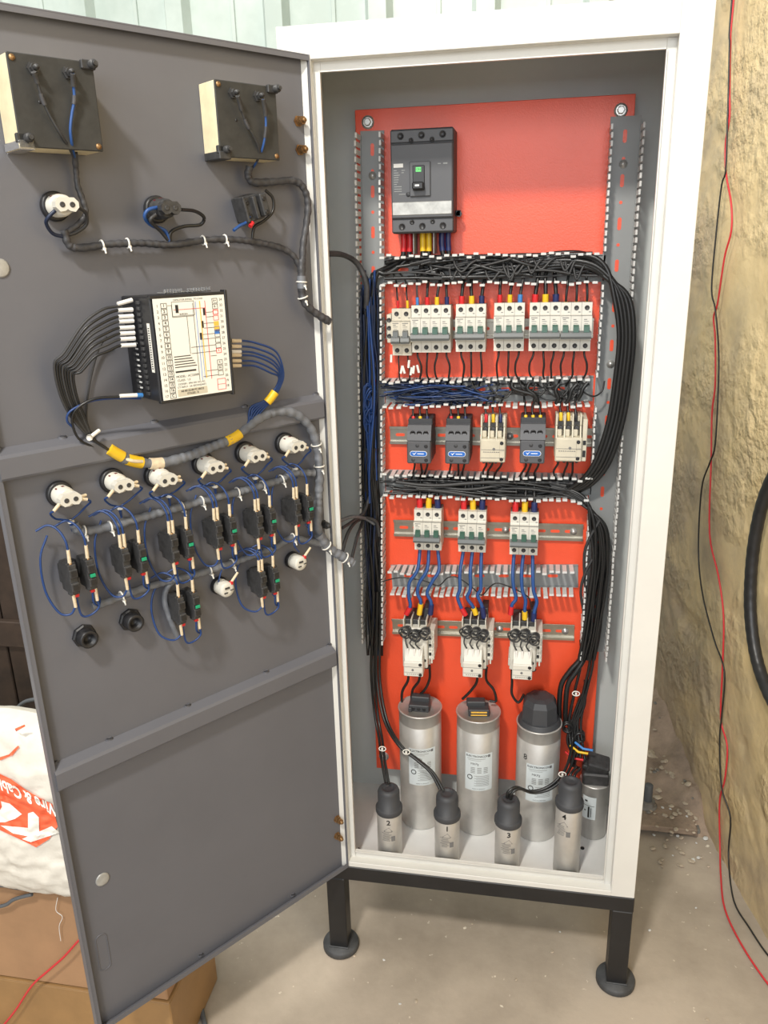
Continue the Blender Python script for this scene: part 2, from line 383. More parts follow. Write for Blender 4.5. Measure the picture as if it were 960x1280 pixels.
# stand
b = MB().box(-1, W+1, -1, 37, z0-34, z0-.3, 1.5).box(-1, W+1, D-40, D-1, z0-34, z0-.3, 1.5).box(-1, 37, 37, D-40, z0-34, z0-.3, 1).box(W-37, W+1, 37, D-40, z0-34, z0-.3, 1)
cobj('stand_rail', b, M['black_metal'])['label'] = 'black steel rail under the cabinet'
for lx in (0, W-38):
    for ly in (-1, D-39):
        lg = cobj('leg', MB().box(lx, lx+38, ly, ly+38, 13, z0-34, 1.5), M['black_metal'])
        off = V((W/2, D/2, 0)); c = V((lx+19, ly+19, 0))-off
        f = MB().lathe([(36, 0), (38, 2), (38, 11), (36, 14), (0, 14)], 32, c=(c.x, c.y, 0)); obj('foot_disc', f, M['foot'], lg)
        f2 = MB().box(c.x-21, c.x+21, c.y-21, c.y+21, 14, 17, .8); obj('weld_bead', f2, M['foot'], lg)
# mounting plate
px0, px1, pz0, pz1 = 64.7, 531.4, 71+ZB, 1409+ZB
off = V((W/2, D/2, 0))
mp = cobj('mounting_plate', MB().box(px0, px1, YP, YP+2.2, pz0, pz1, .8).box(px0, px1, YP+2, YP+16, pz1-2, pz1, .5).box(px0, px0+2, YP+2, YP+16, pz0, pz1-2, .5).box(px1-2, px1, YP+2, YP+16, pz0, pz1-2, .5), M['plate'])
mp['label'] = 'orange-red painted mounting plate'
def boltmesh(b): b.lathe([(11, 0), (11, 1.5), (8, 1.6), (8, 2.5)], 20, 'y'); b.lathe([(6.5, 2.5), (6.5, 7), (5, 8), (0, 8)], 6, 'y', smooth=False)
for q in ((460, 153), (776, 138), (480, 945)):
    p = pl(*q, 0); part('bolt', 'bolt', boltmesh, M['steel'], mp, V((p.x, YP, p.z))-off)
b = MB()
for x in (90, 515): b.cyl((x, YP+2, pz0+40), (x, D-2, pz0+40), 6, n=10).cyl((x, YP+2, pz1-40), (x, D-2, pz1-40), 6, n=10)
cobj('spacer', b, M['steel'])

# door
DW = 522.0; dz0, dz1 = 0-.8+ZB, 1449.4+ZB
door = obj('door', MB(), M['door'], cab)   # replaced below by its sheet
bpy.data.objects.remove(door)
b = MB(); b.box(0, DW, SH-1.6, SH, dz0, dz1)                  # sheet, in door coordinates (x along, y towards the viewer)
b.box(0, 2, SH, 0, dz0, dz1, .4).box(DW-2.2, DW, SH, 0, dz0, dz1, .4).box(2, DW-2, SH, 0, dz0, dz0+2, .4).box(2, DW-2, SH, 0, dz1-2, dz1, .4)
b.box(DW-7, DW-2, -1.6, 0, dz0+2, dz1-2).box(2, DW-7, -1.6, 0, dz1-8, dz1-2).box(2, DW-7, -1.6, 0, dz0+2, dz0+10)
door = obj('door', b, M['door'], cab, V((HX, HY, 0))-off, (0, 0, -ANG))
door['label'] = 'dark grey painted door seen from its inner side'
for zc in (936, 478):
    zc += ZB; g = MB().prism([(SH, zc-20), (2, zc-18), (4, zc-15), (4, zc+10), (1, zc+14), (SH, zc+21)], 8, DW-5)
    for k in (12, 150, 300, 430, 512): g.ball((k, SH+1, zc+21), 3.2, 8, (2, 1, 1))
    obj('door_brace', g, M['door'], door)
g = MB()
for (u, z, s_) in ((130, 60, 1), (330, 62, 1)): g.ball((u, SH, z+ZB-52), 3, 8, (2, 1, 1))
obj('weld_spot', g, M['door'], door)
# embossed slot outline at the lower free corner
c = dr(129, 1190); u = (c-DH).dot(DU); zz = c.z; pts = []
for a in range(0, 360, 20):
    t = math.radians(a); pts.append((u+9*math.cos(t), SH+.3, zz+(26 if math.sin(t) > 0 else -26)+9*math.sin(t)))
obj('embossed_slot', MB().tube(pts, .9, 5, True), M['door'], door)
def disc(b): b.lathe([(11, 0), (11, 1.2), (9, 2), (0, 2.2)], 24, 'y')
for q in ((128, 1099), (0, 335)):
    c = dr(*q); u = (c-DH).dot(DU)
    part('hole_plug', 'plug', disc, M['holo'], door, (u, SH, c.z), (0, 0, PI))
def hinge_bolt(b):
    b.lathe([(8, 0), (8, 1.5), (6.5, 1.6), (6.5, 7)], 6, 'y', smooth=False); b.lathe([(3.4, 7), (3.4, 17), (2.6, 18), (0, 18)], 12, 'y'); b.lathe([(6, 9), (6, 13)], 6, 'y', smooth=False)
for q, m in (((375, 151), 'brass'), ((377, 187), 'brass'), ((406, 656), 'bk2'), ((423, 1025), 'brass'), ((423, 1046), 'brass')):
    c = dr(*q, 5); u = (c-DH).dot(DU); part('hinge_bolt', 'hb'+m, hinge_bolt, M[m], door, (u, SH, c.z), (0, 0, PI))

# black wedge of rubber seal lying at the left end of the sill
p = aty(452, 1052, 26)
tag(obj('rubber_offcut', MB().prismy([(-14, -6), (14, -6), (-14, 8)], -2, 6), M['bk'], None, (FL+26, 30, ZB+10)), 'small black rubber offcut at the left end of the cabinet sill', 'rubber piece')

# ------------------------------------------------------------------ wiring ducts
def finger_mesh(b): b.box(-4, 4, -42, 0, -.8, .8).box(-4.4, 4.4, -45, -40.5, -1.6, 2.6, .5)
def finger_mesh_d(b): b.box(-4, 4, -42, 0, -.8, .8).box(-4.4, 4.4, -45, -40.5, -2.6, 1.6, .5)
def slots(g, x0, x1, z, pitch, horiz=True): pass
def hduct(pxl, pxr, wid, label, skip=()):
    """pxl/pxr: photo points on the duct's upper mouth edge, left and right end"""
    a = pl(*pxl, 44); c = pl(*pxr, 44); x0, x1 = a.x, c.x; za = a.z; zb = c.z; tilt = math.atan2(zb-za, x1-x0); L = math.hypot(x1-x0, zb-za)
    o = empty('wiring_duct', (x0, YP, za), 0, label, 'duct', 'slotted wiring ducts on the mounting plate'); o.rotation_euler = (0, -tilt, 0)
    bb = MB().box(0, L, -1.6, -.2, -wid, 0); bb.box(0, L, -4, -1.6, -1.6, 0).box(0, L, -4, -1.6, -wid, -wid+1.6)
    obj('duct_base', bb, M['duct'], o)
    x = 36
    while x < L-20:
        part('slot', 'slot', lambda g: g.prismy([(-8+3*math.cos(t)*.0-0, 0) for t in ()] or [(7+3*math.cos(math.radians(t)), 3*math.sin(math.radians(t))) for t in range(-90, 91, 30)]+[(-7+3*math.cos(math.radians(t)), 3*math.sin(math.radians(t))) for t in range(90, 271, 30)], -2.0, -1.55), M['plate'], o, (x, 0, -wid/2)); x += 48
    n = int(L/12.6)
    for k in range(n):
        xx = 6+k*12.6; tl = random.uniform(-.07, .07)
        part('duct_finger', 'fu', finger_mesh, M['finger'], o, (xx, -2, -1+random.uniform(0, 1.5)), (tl, 0, random.uniform(-.03, .03)))
        part('duct_finger', 'fd', finger_mesh_d, M['finger'], o, (xx, -2, -wid+1-random.uniform(0, 1.5)), (tl, 0, random.uniform(-.03, .03)))
    return o
def vduct(top, bot, wid, label, gaps):
    """top/bot: photo points on the left mouth edge; gaps: z ranges where the inner wall is cut away; inner = +1 right wall, -1 left wall"""
    a = pl(*top, 44); c = pl(*bot, 44); L = a.z-c.z; tilt = math.atan2(a.x-c.x, L)
    side, gz = gaps
    o = empty('wiring_duct', (c.x, YP, c.z), 0, label, 'duct', 'slotted wiring ducts on the mounting plate'); o.rotation_euler = (0, tilt, 0)
    bb = MB().box(0, wid, -1.6, -.2, 0, L+8); bb.box(0, 1.6, -5, -1.6, 0, L).box(wid-1.6, wid, -5, -1.6, 0, L)
    obj('duct_base', bb, M['duct'], o)
    def sl(g): g.prismy([(3.2*math.cos(math.radians(t)), 7+3.2*math.sin(math.radians(t))) for t in range(0, 181, 30)]+[(3.2*math.cos(math.radians(t)), -7+3.2*math.sin(math.radians(t))) for t in range(180, 361, 30)], -2.0, -1.55)
    def so(g): g.prismy([(2.8*math.cos(math.radians(t)), 2.8*math.sin(math.radians(t))) for t in range(0, 360, 30)], -2.0, -1.55)
    z = L-22; k = 0
    while z > 20:
        part('slot', 'vs%d' % (k % 2), sl if k % 2 == 0 else so, M['plate'], o, (wid/2, 0, z)); z -= 34; k += 1
    for zf in (.94, .60, .22): part('screw', 'dscrew', lambda g: g.lathe([(7, 0), (7, 1.5), (4.5, 1.6), (4.5, 3), (0, 3.6)], 16, 'y'), M['steel'], o, (wid/2, -1.6, L*zf-6))
    g = MB(); z = 5
    while z < L-3:
        for sd, x in ((-1, 0), (1, wid)):
            if sd == side and any(lo < z+c.z < hi for lo, hi in gz): continue
            j = random.uniform(-.8, .8)
            g.box(x-.8+j, x+.8+j, -42, -4, z-4, z+4); g.box(x-1.8+j, x+1.8+j, -45, -40.5, z-4.3, z+4.3, .5)
        z += 12.4
    f = obj('duct_finger_row', g, M['finger'], o); f['kind'] = 'stuff'
    return o
zA, zB_, zC, zD = 1168+ZB, 952+ZB, 766+ZB, 572+ZB
gap = [(zA-48, zA+2), (zB_-50, zB_+2), (zC-46, zC+2), (zD-50, zD+2)]
vduct((444, 166), (453, 805), 42, 'grey vertical slotted wiring duct on the left edge of the red plate', (1, gap[:3]))
vduct((766, 148), (726, 826), 49, 'grey vertical slotted wiring duct on the right edge of the red plate', (-1, gap[:3]))
hduct((474, 321), (760, 318), 46, 'uppermost horizontal wiring duct, full of black cables under the large breaker')
hduct((476, 477), (744, 474), 46, 'horizontal wiring duct below the long breaker row, holding dark blue and black wires')
hduct((477, 594), (742, 600), 42, 'horizontal wiring duct directly below the five contactors')
hduct((484, 716), (724, 716), 48, 'open horizontal wiring duct crossed by nine thick blue wires')

# ------------------------------------------------------------------ DIN rails
def rail(pl0, pr0, label, wid=35):
    a = pl(*pl0, 7); c = pl(*pr0, 7); L = (c-a).length; tilt = math.atan2(c.z-a.z, c.x-a.x)
    o = empty('din_rail', (a.x, YP, a.z), 0, label, 'rail', 'DIN rails on the mounting plate'); o.rotation_euler = (0, -tilt, 0)
    g = MB().box(0, L, -1.3, -.2, -12, 12)
    for s_ in (-1, 1): g.box(0, L, -7.5, -.2, s_*12, s_*13.3).box(0, L, -7.8, -6.5, s_*12, s_*17.5, .3)
    obj('rail_profile', g, M['rail'], o)
    def hole(g): g.prismy([(6+3*math.cos(math.radians(t)), 3*math.sin(math.radians(t))) for t in range(-90, 91, 30)]+[(-6+3*math.cos(math.radians(t)), 3*math.sin(math.radians(t))) for t in range(90, 271, 30)], -1.6, -1.25)
    x = 20
    while x < L-10: part('slot', 'rslot', hole, M['plate'], o, (x, 0, 0)); x += 27
    for x in (L*.6, L-18): part('screw', 'rscrew', lambda g: g.lathe([(7, 0), (7, 1.5), (4.5, 1.6), (4.5, 3.4), (0, 4)], 14, 'y'), M['steel'], o, (x, -1.4, 0))
    return o
rail((482, 412), (742, 410), 'steel mounting rail behind the long upper row of miniature breakers')
rail((487, 544), (742, 547), 'steel mounting rail behind the five contactors')
rail((492, 660), (729, 666), 'steel mounting rail behind the three spaced miniature breakers')
rail((490, 783), (718, 791), 'steel mounting rail behind the three capacitor contactors')

# ------------------------------------------------------------------ miniature breakers
def mcb(px, py, n, label, m='mcb', group='white miniature breakers'):
    p = pl(px, py, 52); w = 17.6*n
    o = empty('miniature_breaker', (p.x, YP, p.z-82), 0, label, 'breaker', group)
    def body(g):
        for k in range(n):
            x = k*17.6+.25; X = x+17.1
            g.prism([(-8, 6), (-44, 0), (-52, 0), (-52, 18), (-54, 20), (-64, 20), (-64, 60), (-54, 62), (-52, 64), (-52, 82), (-40, 82), (-8, 76)], x, X)
    part('body', 'mb%d%s' % (n, m), body, M[m], o)
    def seam(g): g.box(.5, w-.5, -51, -9, 1, 81); g.box(.5, w-.5, -62, -50, 21, 61)
    part('pole_seam', 'ms%d' % n, seam, M['seam'], o)
    part('toggle_bar', 'mt%d%s' % (n, m), lambda g: g.prism([(-63, 25), (-75, 23), (-77, 27), (-75, 33), (-63, 36)], 1, w-1), M['grey_bar'], o)
    for k in range(n):
        x = k*17.6+8.8
        part('toggle', 'mtg'+m, lambda g: g.prism([(-63.5, 36), (-72, 33), (-71, 43), (-63.5, 46)], -4.6, 4.6), M['green'] if m == 'mcb' else M['grey_bar'], o, (x, 0, 0))
        for z in (9, 73): part('terminal_hole', 'mscrew', lambda g: g.lathe([(4.2, 0), (4.2, .4), (3.2, .5), (3.0, .2), (0, .2)], 14, 'y'), M['bk2'], o, (x, -52, z))
    def pr(g):
        for k in range(n):
            x = k*17.6
            g.box(x+4, x+9, -64.3, -63.9, 54, 55.2).box(x+4, x+12, -64.3, -63.9, 51, 51.8)
            if k == 0: g.box(x+3, x+14, -64.3, -63.9, 57, 58.2)
            g.box(x+12, x+15.5, -52.4, -51.9, 65.5, 66.7).box(x+5, x+11, -64.3, -63.9, 47.4, 48)
    part('printed_marks', 'mp%d' % n, pr, M['print'], o)
    return o, p, w
BRK = []
BRK.append((mcb(489.5, 386, 1, 'beige single-pole breaker at the left end of the long row', 'mcb_old'), 'leftmost beige breaker'))
BRK.append((mcb(501.5, 386, 1, 'second beige single-pole breaker, touching the white four-pole one', 'mcb_old'), 'second beige breaker'))
BRK.append((mcb(514, 382, 4, 'white four-pole miniature breaker in the long upper row'), 'white four-pole breaker'))
BRK.append((mcb(569.8, 380.5, 3, 'white three-pole breaker standing alone, next right of the four-pole one'), 'breaker right of the four-pole one'))
BRK.append((mcb(617.8, 379, 3, 'white three-pole breaker alone in the middle of the long upper row'), 'middle breaker of the upper row'))
BRK.append((mcb(662.3, 378.5, 3, 'white three-pole breaker, left one of the joined pair in the upper row'), 'left breaker of the joined pair'))
BRK.append((mcb(701.3, 378.3, 3, 'white three-pole breaker at the right end of the long upper row'), 'right-end upper breaker'))
B3 = []
B3.append((mcb(517.5, 637, 3, 'left one of the three spaced breakers on the middle rail, above the blue wires'), 'left middle-rail breaker'))
B3.append((mcb(573, 639, 3, 'centre one of the three spaced breakers on the middle rail'), 'centre middle-rail breaker'))
B3.append((mcb(638, 642, 3, 'right one of the three spaced breakers on the middle rail'), 'right middle-rail breaker'))
# auxiliary contact at the far left of the row
p = pl(484, 400, 45)
ax = empty('auxiliary_contact', (p.x, YP, p.z-40), 0, 'narrow beige auxiliary contact at the far left of the breaker row', 'contact block')
obj('body', MB().box(0, 8.5, -50, -8, 0, 50, 1), M['mcb_old'], ax)
for z in (12, 26, 40): part('terminal_hole', 'mscrew', None, None, ax, (4.2, -50, z))

# ------------------------------------------------------------------ moulded case breaker
p = pl(487, 154, 62); q = pl(571, 290, 62)
mc = empty('main_breaker', (p.x, YP, q.z), 0, 'large dark grey moulded-case circuit breaker at the top of the red plate', 'breaker')
w = 106; h = p.z-q.z; h = 163
g = MB().box(0, w, -60, -.5, 0, h, 2.5); obj('base_housing', g, M['dgrey2'], mc)
g = MB().box(1, w-1, -66, -59, 24, h-23, 2).box(1, w-1, -63, -59, 2, 22, 1.2).box(1, w-1, -63, -59, h-21, h-2, 1.2); fc = obj('front_cover', g, M['dgrey'], mc)
g = MB().box(33, 68, -70, -65, 58, 112, 1.2); obj('toggle_surround', g, M['dgrey'], mc)
tg = obj('toggle', MB().box(38.5, 58.5, -72, -68, 67, 106, 1).box(39, 58, -84, -70, 68, 80, 2), M['bk'], mc)
obj('on_marking', MB().box(44, 53, -72.4, -71.8, 96, 103), M['pgreen'], tg); obj('marking', MB().box(44, 51, -84.4, -83.6, 73, 75.5), M['wprint'], tg)
obj('rating_window', MB().box(2.5, w-2.5, -67.5, -65.5, 29, 50, 1), M['holo'], mc)['label'] = 'clear window strip with shiny foil behind'
txt('ON', 5, 'printk', tg, (48.5, -72.5, 99.5))
g = MB().box(6, 22, -66.6, -65.9, 104, 110)
obj('name_patch', g, M['finger'], mc); 
g = MB()
for i, (a, c) in enumerate(((5, 6), (8, 4), (10, 0), (8, 0), (8, 0), (7, 0), (5, 0), (13, 0), (13, 0), (13, 0))):
    g.box(6, 6+a, -66.4, -65.9, 99-i*3.6, 100.2-i*3.6)
    if c: g.box(19, 19+c, -66.4, -65.9, 99-i*3.6, 100.2-i*3.6)
g.box(80, 85, -66.4, -65.9, 107, 108.5).box(89, 96, -66.4, -65.9, 106.5, 109); g.box(14, 26, -66.4, -65.9, 62, 63)
obj('printed_marks', g, M['duct'], mc)
obj('test_button', MB().lathe([(3.5, 0), (3.5, 1.5), (2.4, 1.7), (0, 1.7)], 16, 'y', c=(30, -66, 62)), M['bk'], mc)
for x in (18, 53, 88):
    for z in (11, h-11): part('terminal_hole', 'mch', lambda g: g.lathe([(5.6, 0), (5.6, .6), (4.6, .7), (4.2, .2), (0, .2)], 18, 'y'), M['bk'], mc, (x, -63, z))
for x in (35.5, 70.5):
    for z in (18, h-18): part('screw', 'mcs', lambda g: g.lathe([(4, 0), (4, .8), (2.6, 1), (2.4, .5), (0, .5)], 14, 'y'), M['steel'] if z > 50 else M['bk'], mc, (x, -63.2, z))
for x in (35.5, 70.5): obj('phase_barrier', MB().box(x-.7, x+.7, -50, -4, -34, 2), M['duct'], mc)
g = MB().box(w, w+9, -30, -22, 26, 36, 1).lathe([(5, 0), (5, 6)], 14, 'y', c=(w+6, -24, 30)); obj('side_knob', g, M['bk'], mc)
for k, (x, m, nm) in enumerate(((20, 'red', 'red'), (54, 'yel', 'yellow'), (88, 'blu', 'navy blue'))):
    X = p.x+x; zz = q.z
    for j in (-1, 1):
        dx = {0: -60, 1: 0, 2: 55}[k]
        pts = spl([(X+j*5.5, YP-26, zz+4), (X+j*5.5, YP-26, zz-22), (X+j*5.5+dx*.12, YP-26, zz-44), (X+j*12+dx*.8, YP-24-j*5, zz-66), (max(96+j*5, X+j*18+dx*1.2), YP-24-j*5, zz-70+j*4), (max(84+j*6, X+dx*2+j*10), YP-24-j*5, zz-(66 if k else 110))], 6)
        wv = tag(obj('power_cable', MB().tube(pts, 4.6, 9), M['wk']), '%s black cable under the large breaker, %s sleeved' % ('left' if j < 0 else 'right', nm), 'cable', 'thick cables under the large breaker')
        obj('sleeve', MB().tube(pts[:9], 5.3, 9), M[m], wv)['label'] = nm+' sleeve'

# ------------------------------------------------------------------ contactors
def grey_contactor(px, py, label):
    p = pl(px, py, 80)
    o = empty('contactor', (p.x, YP, p.z), 0, label, 'contactor', 'dark grey contactors')
    g = MB().box(0, 45, -55, -4, 2, 80, 1.5); obj('base', g, M['dgrey2'], o)
    g = MB().prism([(-50, 42), (-68, 40), (-78, 44), (-72, 60), (-64, 70), (-50, 72)], .5, 44.5); obj('terminal_cover', g, M['dgrey'], o)
    for x in (11, 23, 35): part('terminal_hole', 'ctnh', lambda g: g.lathe([(5, 0), (5, 1.6), (3.8, 1.8), (3.6, .4), (0, .4)], 14, 'y'), M['bk'], o, (x, -73, 57), (.35, 0, 0))
    obj('front_cover', MB().box(.5, 44.5, -80, -50, 1, 43, 2), M['dgrey'], o)
    pill = [(22+11*s_+5*math.cos(math.radians(t)), 20+5*math.sin(math.radians(t))) for s_, rr in ((1, range(-90, 91, 22)), (-1, range(90, 271, 22))) for t in rr]
    lg = obj('badge', MB().prismy(pill, -80.8, -79.8), M['wprint'], o)
    pill2 = [(22+11*s_+4.2*math.cos(math.radians(t)), 20+4.2*math.sin(math.radians(t))) for s_, rr in ((1, range(-90, 91, 22)), (-1, range(90, 271, 22))) for t in rr]
    obj('badge_face', MB().prismy(pill2, -81.2, -80.6), M['logo'], lg)
    obj('badge_mark', MB().prismy([(11, 22), (14, 17.5), (19, 23.5), (14, 20)], -81.6, -81.1).box(20, 32, -81.6, -81.1, 19.4, 20.8), M['wprint'], lg)
    for x, z in ((36, 34), (36, 8)): part('screw', 'cts', lambda g: g.lathe([(3.4, 0), (3.4, .6), (2.4, .7), (0, .3)], 12, 'y'), M['bk'], o, (x, -80, z))
    for x, z in ((20, 35), (12, 8)): part('boss', 'ctb', lambda g: g.lathe([(3.6, 0), (3.2, .6), (0, .6)], 12, 'y'), M['dgrey2'], o, (x, -80, z))
    for k in range(3): obj('clip', MB().box(6+k*12, 12+k*12, -60, -40, -3, 3, 1), M['dgrey2'], o)
    return o, p
def beige_contactor(px, py, label, w=46, aux=0):
    p = pl(px, py, 80)
    o = empty('contactor', (p.x, YP, p.z), 0, label, 'contactor', 'beige contactors')
    g = MB().box(0, w, -50, -4, 2, 78, 1.5); obj('base', g, M['cream'], o)
    g = MB()
    for k in range(4):
        x = 1.5+k*(w-5)/3; g.prism([(-50, 40), (-76, 42), (-68, 56), (-60, 72), (-50, 80)], x-1, x+1.3)
        g.box(x-1.4, x+1.8, -66, -50, 64, 84, .5)
    for k in range(3): g.box(3+k*(w-5)/3, 11+k*(w-5)/3, -66, -50, 44, 56, 1)
    obj('terminal_barrier', g, M['cream'], o)
    for k in range(3):
        part('terminal_screw', 'bts', lambda g: g.lathe([(4.4, 0), (4.4, 3), (3.4, 3.4), (0, 3.2)], 14, 'y').box(-4.5, 4.5, -4, 2, 6, 12), M['bk2'], o, (9+k*(w-5)/3, -58, 58))
    obj('front_cover', MB().box(.5, w-.5, -80, -50, 1, 44, 1.5).box(2, w-10, -81, -79, 3, 42, .5), M['cream'], o)
    g = MB().box(2, w-2, -81.4, -80.9, 24.5, 25.2).box(2, w-2, -81.4, -80.9, 9.5, 10.1).lathe([(2.6, 0), (2.6, 1)], 10, 'y', c=(w*.55, -80.6, 26))
    for k in range(8): g.box(6+k*3.8, 8.8+k*3.8, -81.4, -80.9, 20, 21.2)
    obj('printed_marks', g, M['print'], o)
    for x, z in ((w-7, 37), (w-7, 7)): part('screw', 'cts', None, None, o, (x, -80, z))
    if aux:
        g = MB().box(w, w+8, -72, -6, 0, 76, 1); obj('side_contact', g, M['cream'], o)
        obj('side_opening', MB().box(w+1.5, w+6.5, -72.6, -71, 8, 20).box(w+1.5, w+6.5, -72.6, -71, 30, 38), M['bk'], o)
    g = MB()
    for k in range(4): g.box(4+k*11, 9+k*11, -66, -40, -5, 3, 1)
    obj('clip', g, M['bk2'], o)
    return o, p
CT = []
CT.append((grey_contactor(508.5, 580, 'dark grey contactor with blue oval badge at the left end of its row'), 'leftmost grey contactor', 'ryb'))
CT.append((grey_contactor(556, 580.5, 'second dark grey contactor from the left, badge blue, beside a beige one'), 'second grey contactor', 'ryb'))
CT.append((beige_contactor(599.5, 578.5, 'narrow beige contactor between two dark grey contactors'), 'narrow beige contactor', 'ryb'))
CT.append((grey_contactor(649, 580, 'dark grey contactor standing between the two beige contactors'), 'grey contactor between the beige ones', 'yyy'))
CT.append((beige_contactor(693, 577.5, 'wider beige contactor with a side contact at the right end of its row', 47, 1), 'right-end beige contactor', 'yyk'))

def cap_contactor(px, py, label, seed):
    rnd = random.Random(seed); p = pl(px, py, 112)
    o = empty('capacitor_contactor', (p.x, YP, p.z), 0, label, 'contactor', 'white capacitor contactors with coiled resistor wires')
    obj('base', MB().box(-4, 46, -84, -4, 4, 92, 2).box(-7, 49, -60, -8, 0, 16, 1), M['mcb'], o)
    obj('front_block', MB().box(2, 40, -112, -84, 0, 32, 1.5).prism([(-84, 32), (-108, 32), (-96, 52), (-84, 56)], 4, 38), M['mcb'], o)
    g = MB().box(3, 39, -112.4, -111.8, 21, 21.6).box(3, 39, -112.4, -111.8, 9, 9.5).lathe([(2.4, 0), (2.4, .8)], 10, 'y', c=(20, -112, 15))
    for k in range(6): g.box(8+k*4, 10.6+k*4, -112.4, -111.8, 5, 6)
    obj('printed_marks', g, M['print'], o)
    for x, z in ((35, 27), (35, 5)): part('screw', 'cts', None, None, o, (x, -112, z))
    for x, z in ((40, 70), (40, 22)): part('screw', 'cts', None, None, o, (x, -84, z))
    g = MB()
    for k in range(4): g.box(-3+k*15, -.6+k*15, -80, -40, 88, 108, .6)
    obj('terminal_barrier', g, M['mcb'], o)
    obj('terminal_block', MB().box(-3, 45, -66, -10, 86, 102, 1).box(34, 46, -50, -8, 98, 120, 1), M['bk2'], o)
    # side contact ladder
    g = MB().box(52, 55, -76, -72, 12, 84, .5).box(46, 58, -72, -10, 18, 82, 1)
    for k in range(6): g.box(47, 57, -75, -70, 22+k*10, 27+k*10, .6)
    obj('side_contact', g, M['mcb'], o)
    obj('side_opening', MB().box(48, 53, -76.2, -74.5, 30, 36).box(48, 53, -76.2, -74.5, 50, 55).box(48, 53, -76.2, -74.5, 65, 69), M['bk'], o)
    # coiled resistor wires: rings drooping over the front of the terminals
    for k in range(3):
        cx = 4+k*18+rnd.uniform(-2, 2); cz = 84+rnd.uniform(-5, 5); pts = []
        turns = 4; n = turns*14
        for i in range(n+1):
            t = 2*PI*i/14; rr = 8.5+rnd.uniform(-.6, .6)
            pts.append((cx+rr*math.cos(t)+3*math.sin(i*.13), -88-i*.16+2*math.sin(t*2), cz+rr*.95*math.sin(t)+4*math.sin(i*.09)))
        obj('resistor_coil', MB().tube(pts, 1.5, 6), M['wkg'], o)
    for k in range(3):
        x1 = 10+k*11; pts = spl([(4+k*16, -94, 78), (x1-4+rnd.uniform(-4, 4), -98, 66), (x1+rnd.uniform(-2, 2), -100, 56)], 5)
        obj('resistor_lead', MB().tube(pts, 1.5, 6), M['wkg'], o)
        part('ferrule', 'rfer', lambda g: g.cyl((0, 0, 0), (0, -2, -15), 2.1, 1.5, 8), M['ferw'], o, pts[-1])
    g = MB()
    for k in range(5):
        pts = [(4+k*9+7*math.cos(t), -62-3*math.sin(t), -4+5*math.sin(t)) for t in [2*PI*i/12 for i in range(12)]]; g.tube(pts, 1.8, 6, True)
    obj('lower_coil', g, M['wkg'], o)
    return o, p
CC = [cap_contactor(503.5, 845, 'left white capacitor contactor, its curled black resistor wires dangling in front', 1),
      cap_contactor(577, 846, 'centre white capacitor contactor with the densest tangle of black coils', 2),
      cap_contactor(638.5, 849, 'right white capacitor contactor with black coils, below the right-hand blue wires', 3)]

# ------------------------------------------------------------------ leads (single wires)
POS = {1: ['only'], 3: ['left', 'middle', 'right'], 4: ['first', 'second', 'third', 'fourth']}
def wire(pts, r, m, label, group, sleeve=None, sm=None, sl=None, k=5, name='wire', cat='wire', n=6):
    q = spl(pts, k); o = tag(obj(name, MB().tube([v-q[0] for v in q], r, n), M[m], None, q[0]), label, cat, group)
    if sleeve: obj('sleeve', MB().tube([v-q[0] for v in (q[-sleeve:] if sl == 'end' else q[:sleeve])], r*1.55, 8), M[sm], o)
    return o
cn = {'r': ('red', 'red'), 'y': ('yel', 'yellow'), 'b': ('blu', 'navy'), 'l': ('lblu', 'light blue'), 'k': ('bk', 'black')}
tops = [('r', 1.6), ('y', 1.6), ('lryb', 2.6), ('ryb', 3.2), ('ryl', 2.8), ('ryb', 3.6), ('yyy', 2.2)]
for ((o, p, w), ds), (cols, r) in zip(BRK, tops):
    n = len(cols)
    for k, c in enumerate(cols):
        x = p.x+17.6*k+8.8; z = p.z; jx = random.uniform(-5, 5); rr = r if not (n == 4 and k == 0) else 1.8
        slv = 7 if cols != 'yyy' else 3
        wire([(x, YP-34, z-6), (x, YP-36, z+10), (x+jx*.4, YP-34, z+26), (x+jx, YP-26, z+46), (x+jx*2+random.uniform(-14, 14), YP-20, z+62)], rr, 'wk' if c != 'l' else 'wkg',
             'wire, %s sleeve, %s top lead of the %s' % (cn[c][1], POS[n][k] if n in POS else k, ds), 'leads above the long breaker row', slv, cn[c][0])
        jx = random.uniform(-7, 7)
        wire([(x, YP-34, z-76), (x, YP-40, z-90), (x+jx, YP-40, z-108), (x+jx*.6, YP-34, z-128), (x+random.uniform(-14, 14), YP-20, z-148)], 1.9 if r > 2 else 1.5, 'wk',
             'black wire, %s lead below the %s' % (POS[n][k], ds), 'leads below the long breaker row')
# white marker sleeves on the wires at the left of the row
for q, od in zip(((489, 448, 0.05), (502, 462, .2), (504.5, 462, -.25), (511, 455, .1), (514, 464, .15), (517, 462, .1), (522.5, 461, -.2)), ('leftmost', 'second', 'third', 'fourth', 'fifth', 'sixth', 'rightmost')):
    p = pl(q[0], q[1], 42); tag(obj('wire_marker', MB().cyl((-q[2]*8, 0, -7), (q[2]*8, 0, 7), 2.3, n=8), M['ferw'], None, p), '%s of the seven white sleeves on wires below the beige breakers' % od, 'wire marker', 'white wire markers below the beige breakers')
for ((o, p, w), ds) in B3:
    for k, c in enumerate('ryb'):
        x = p.x+17.6*k+8.8; z = p.z; jx = random.uniform(-3, 3)
        wire([(x, YP-34, z-6), (x, YP-36, z+8), (x+jx*.4, YP-34, z+22), (x+jx, YP-26, z+40), (x+jx*2, YP-20, z+58)], 3.8, 'wk',
             'thick wire, %s sleeve, %s lead on top of the %s' % (cn[c][1], POS[3][k], ds), 'leads above the three spaced breakers', 10, cn[c][0])
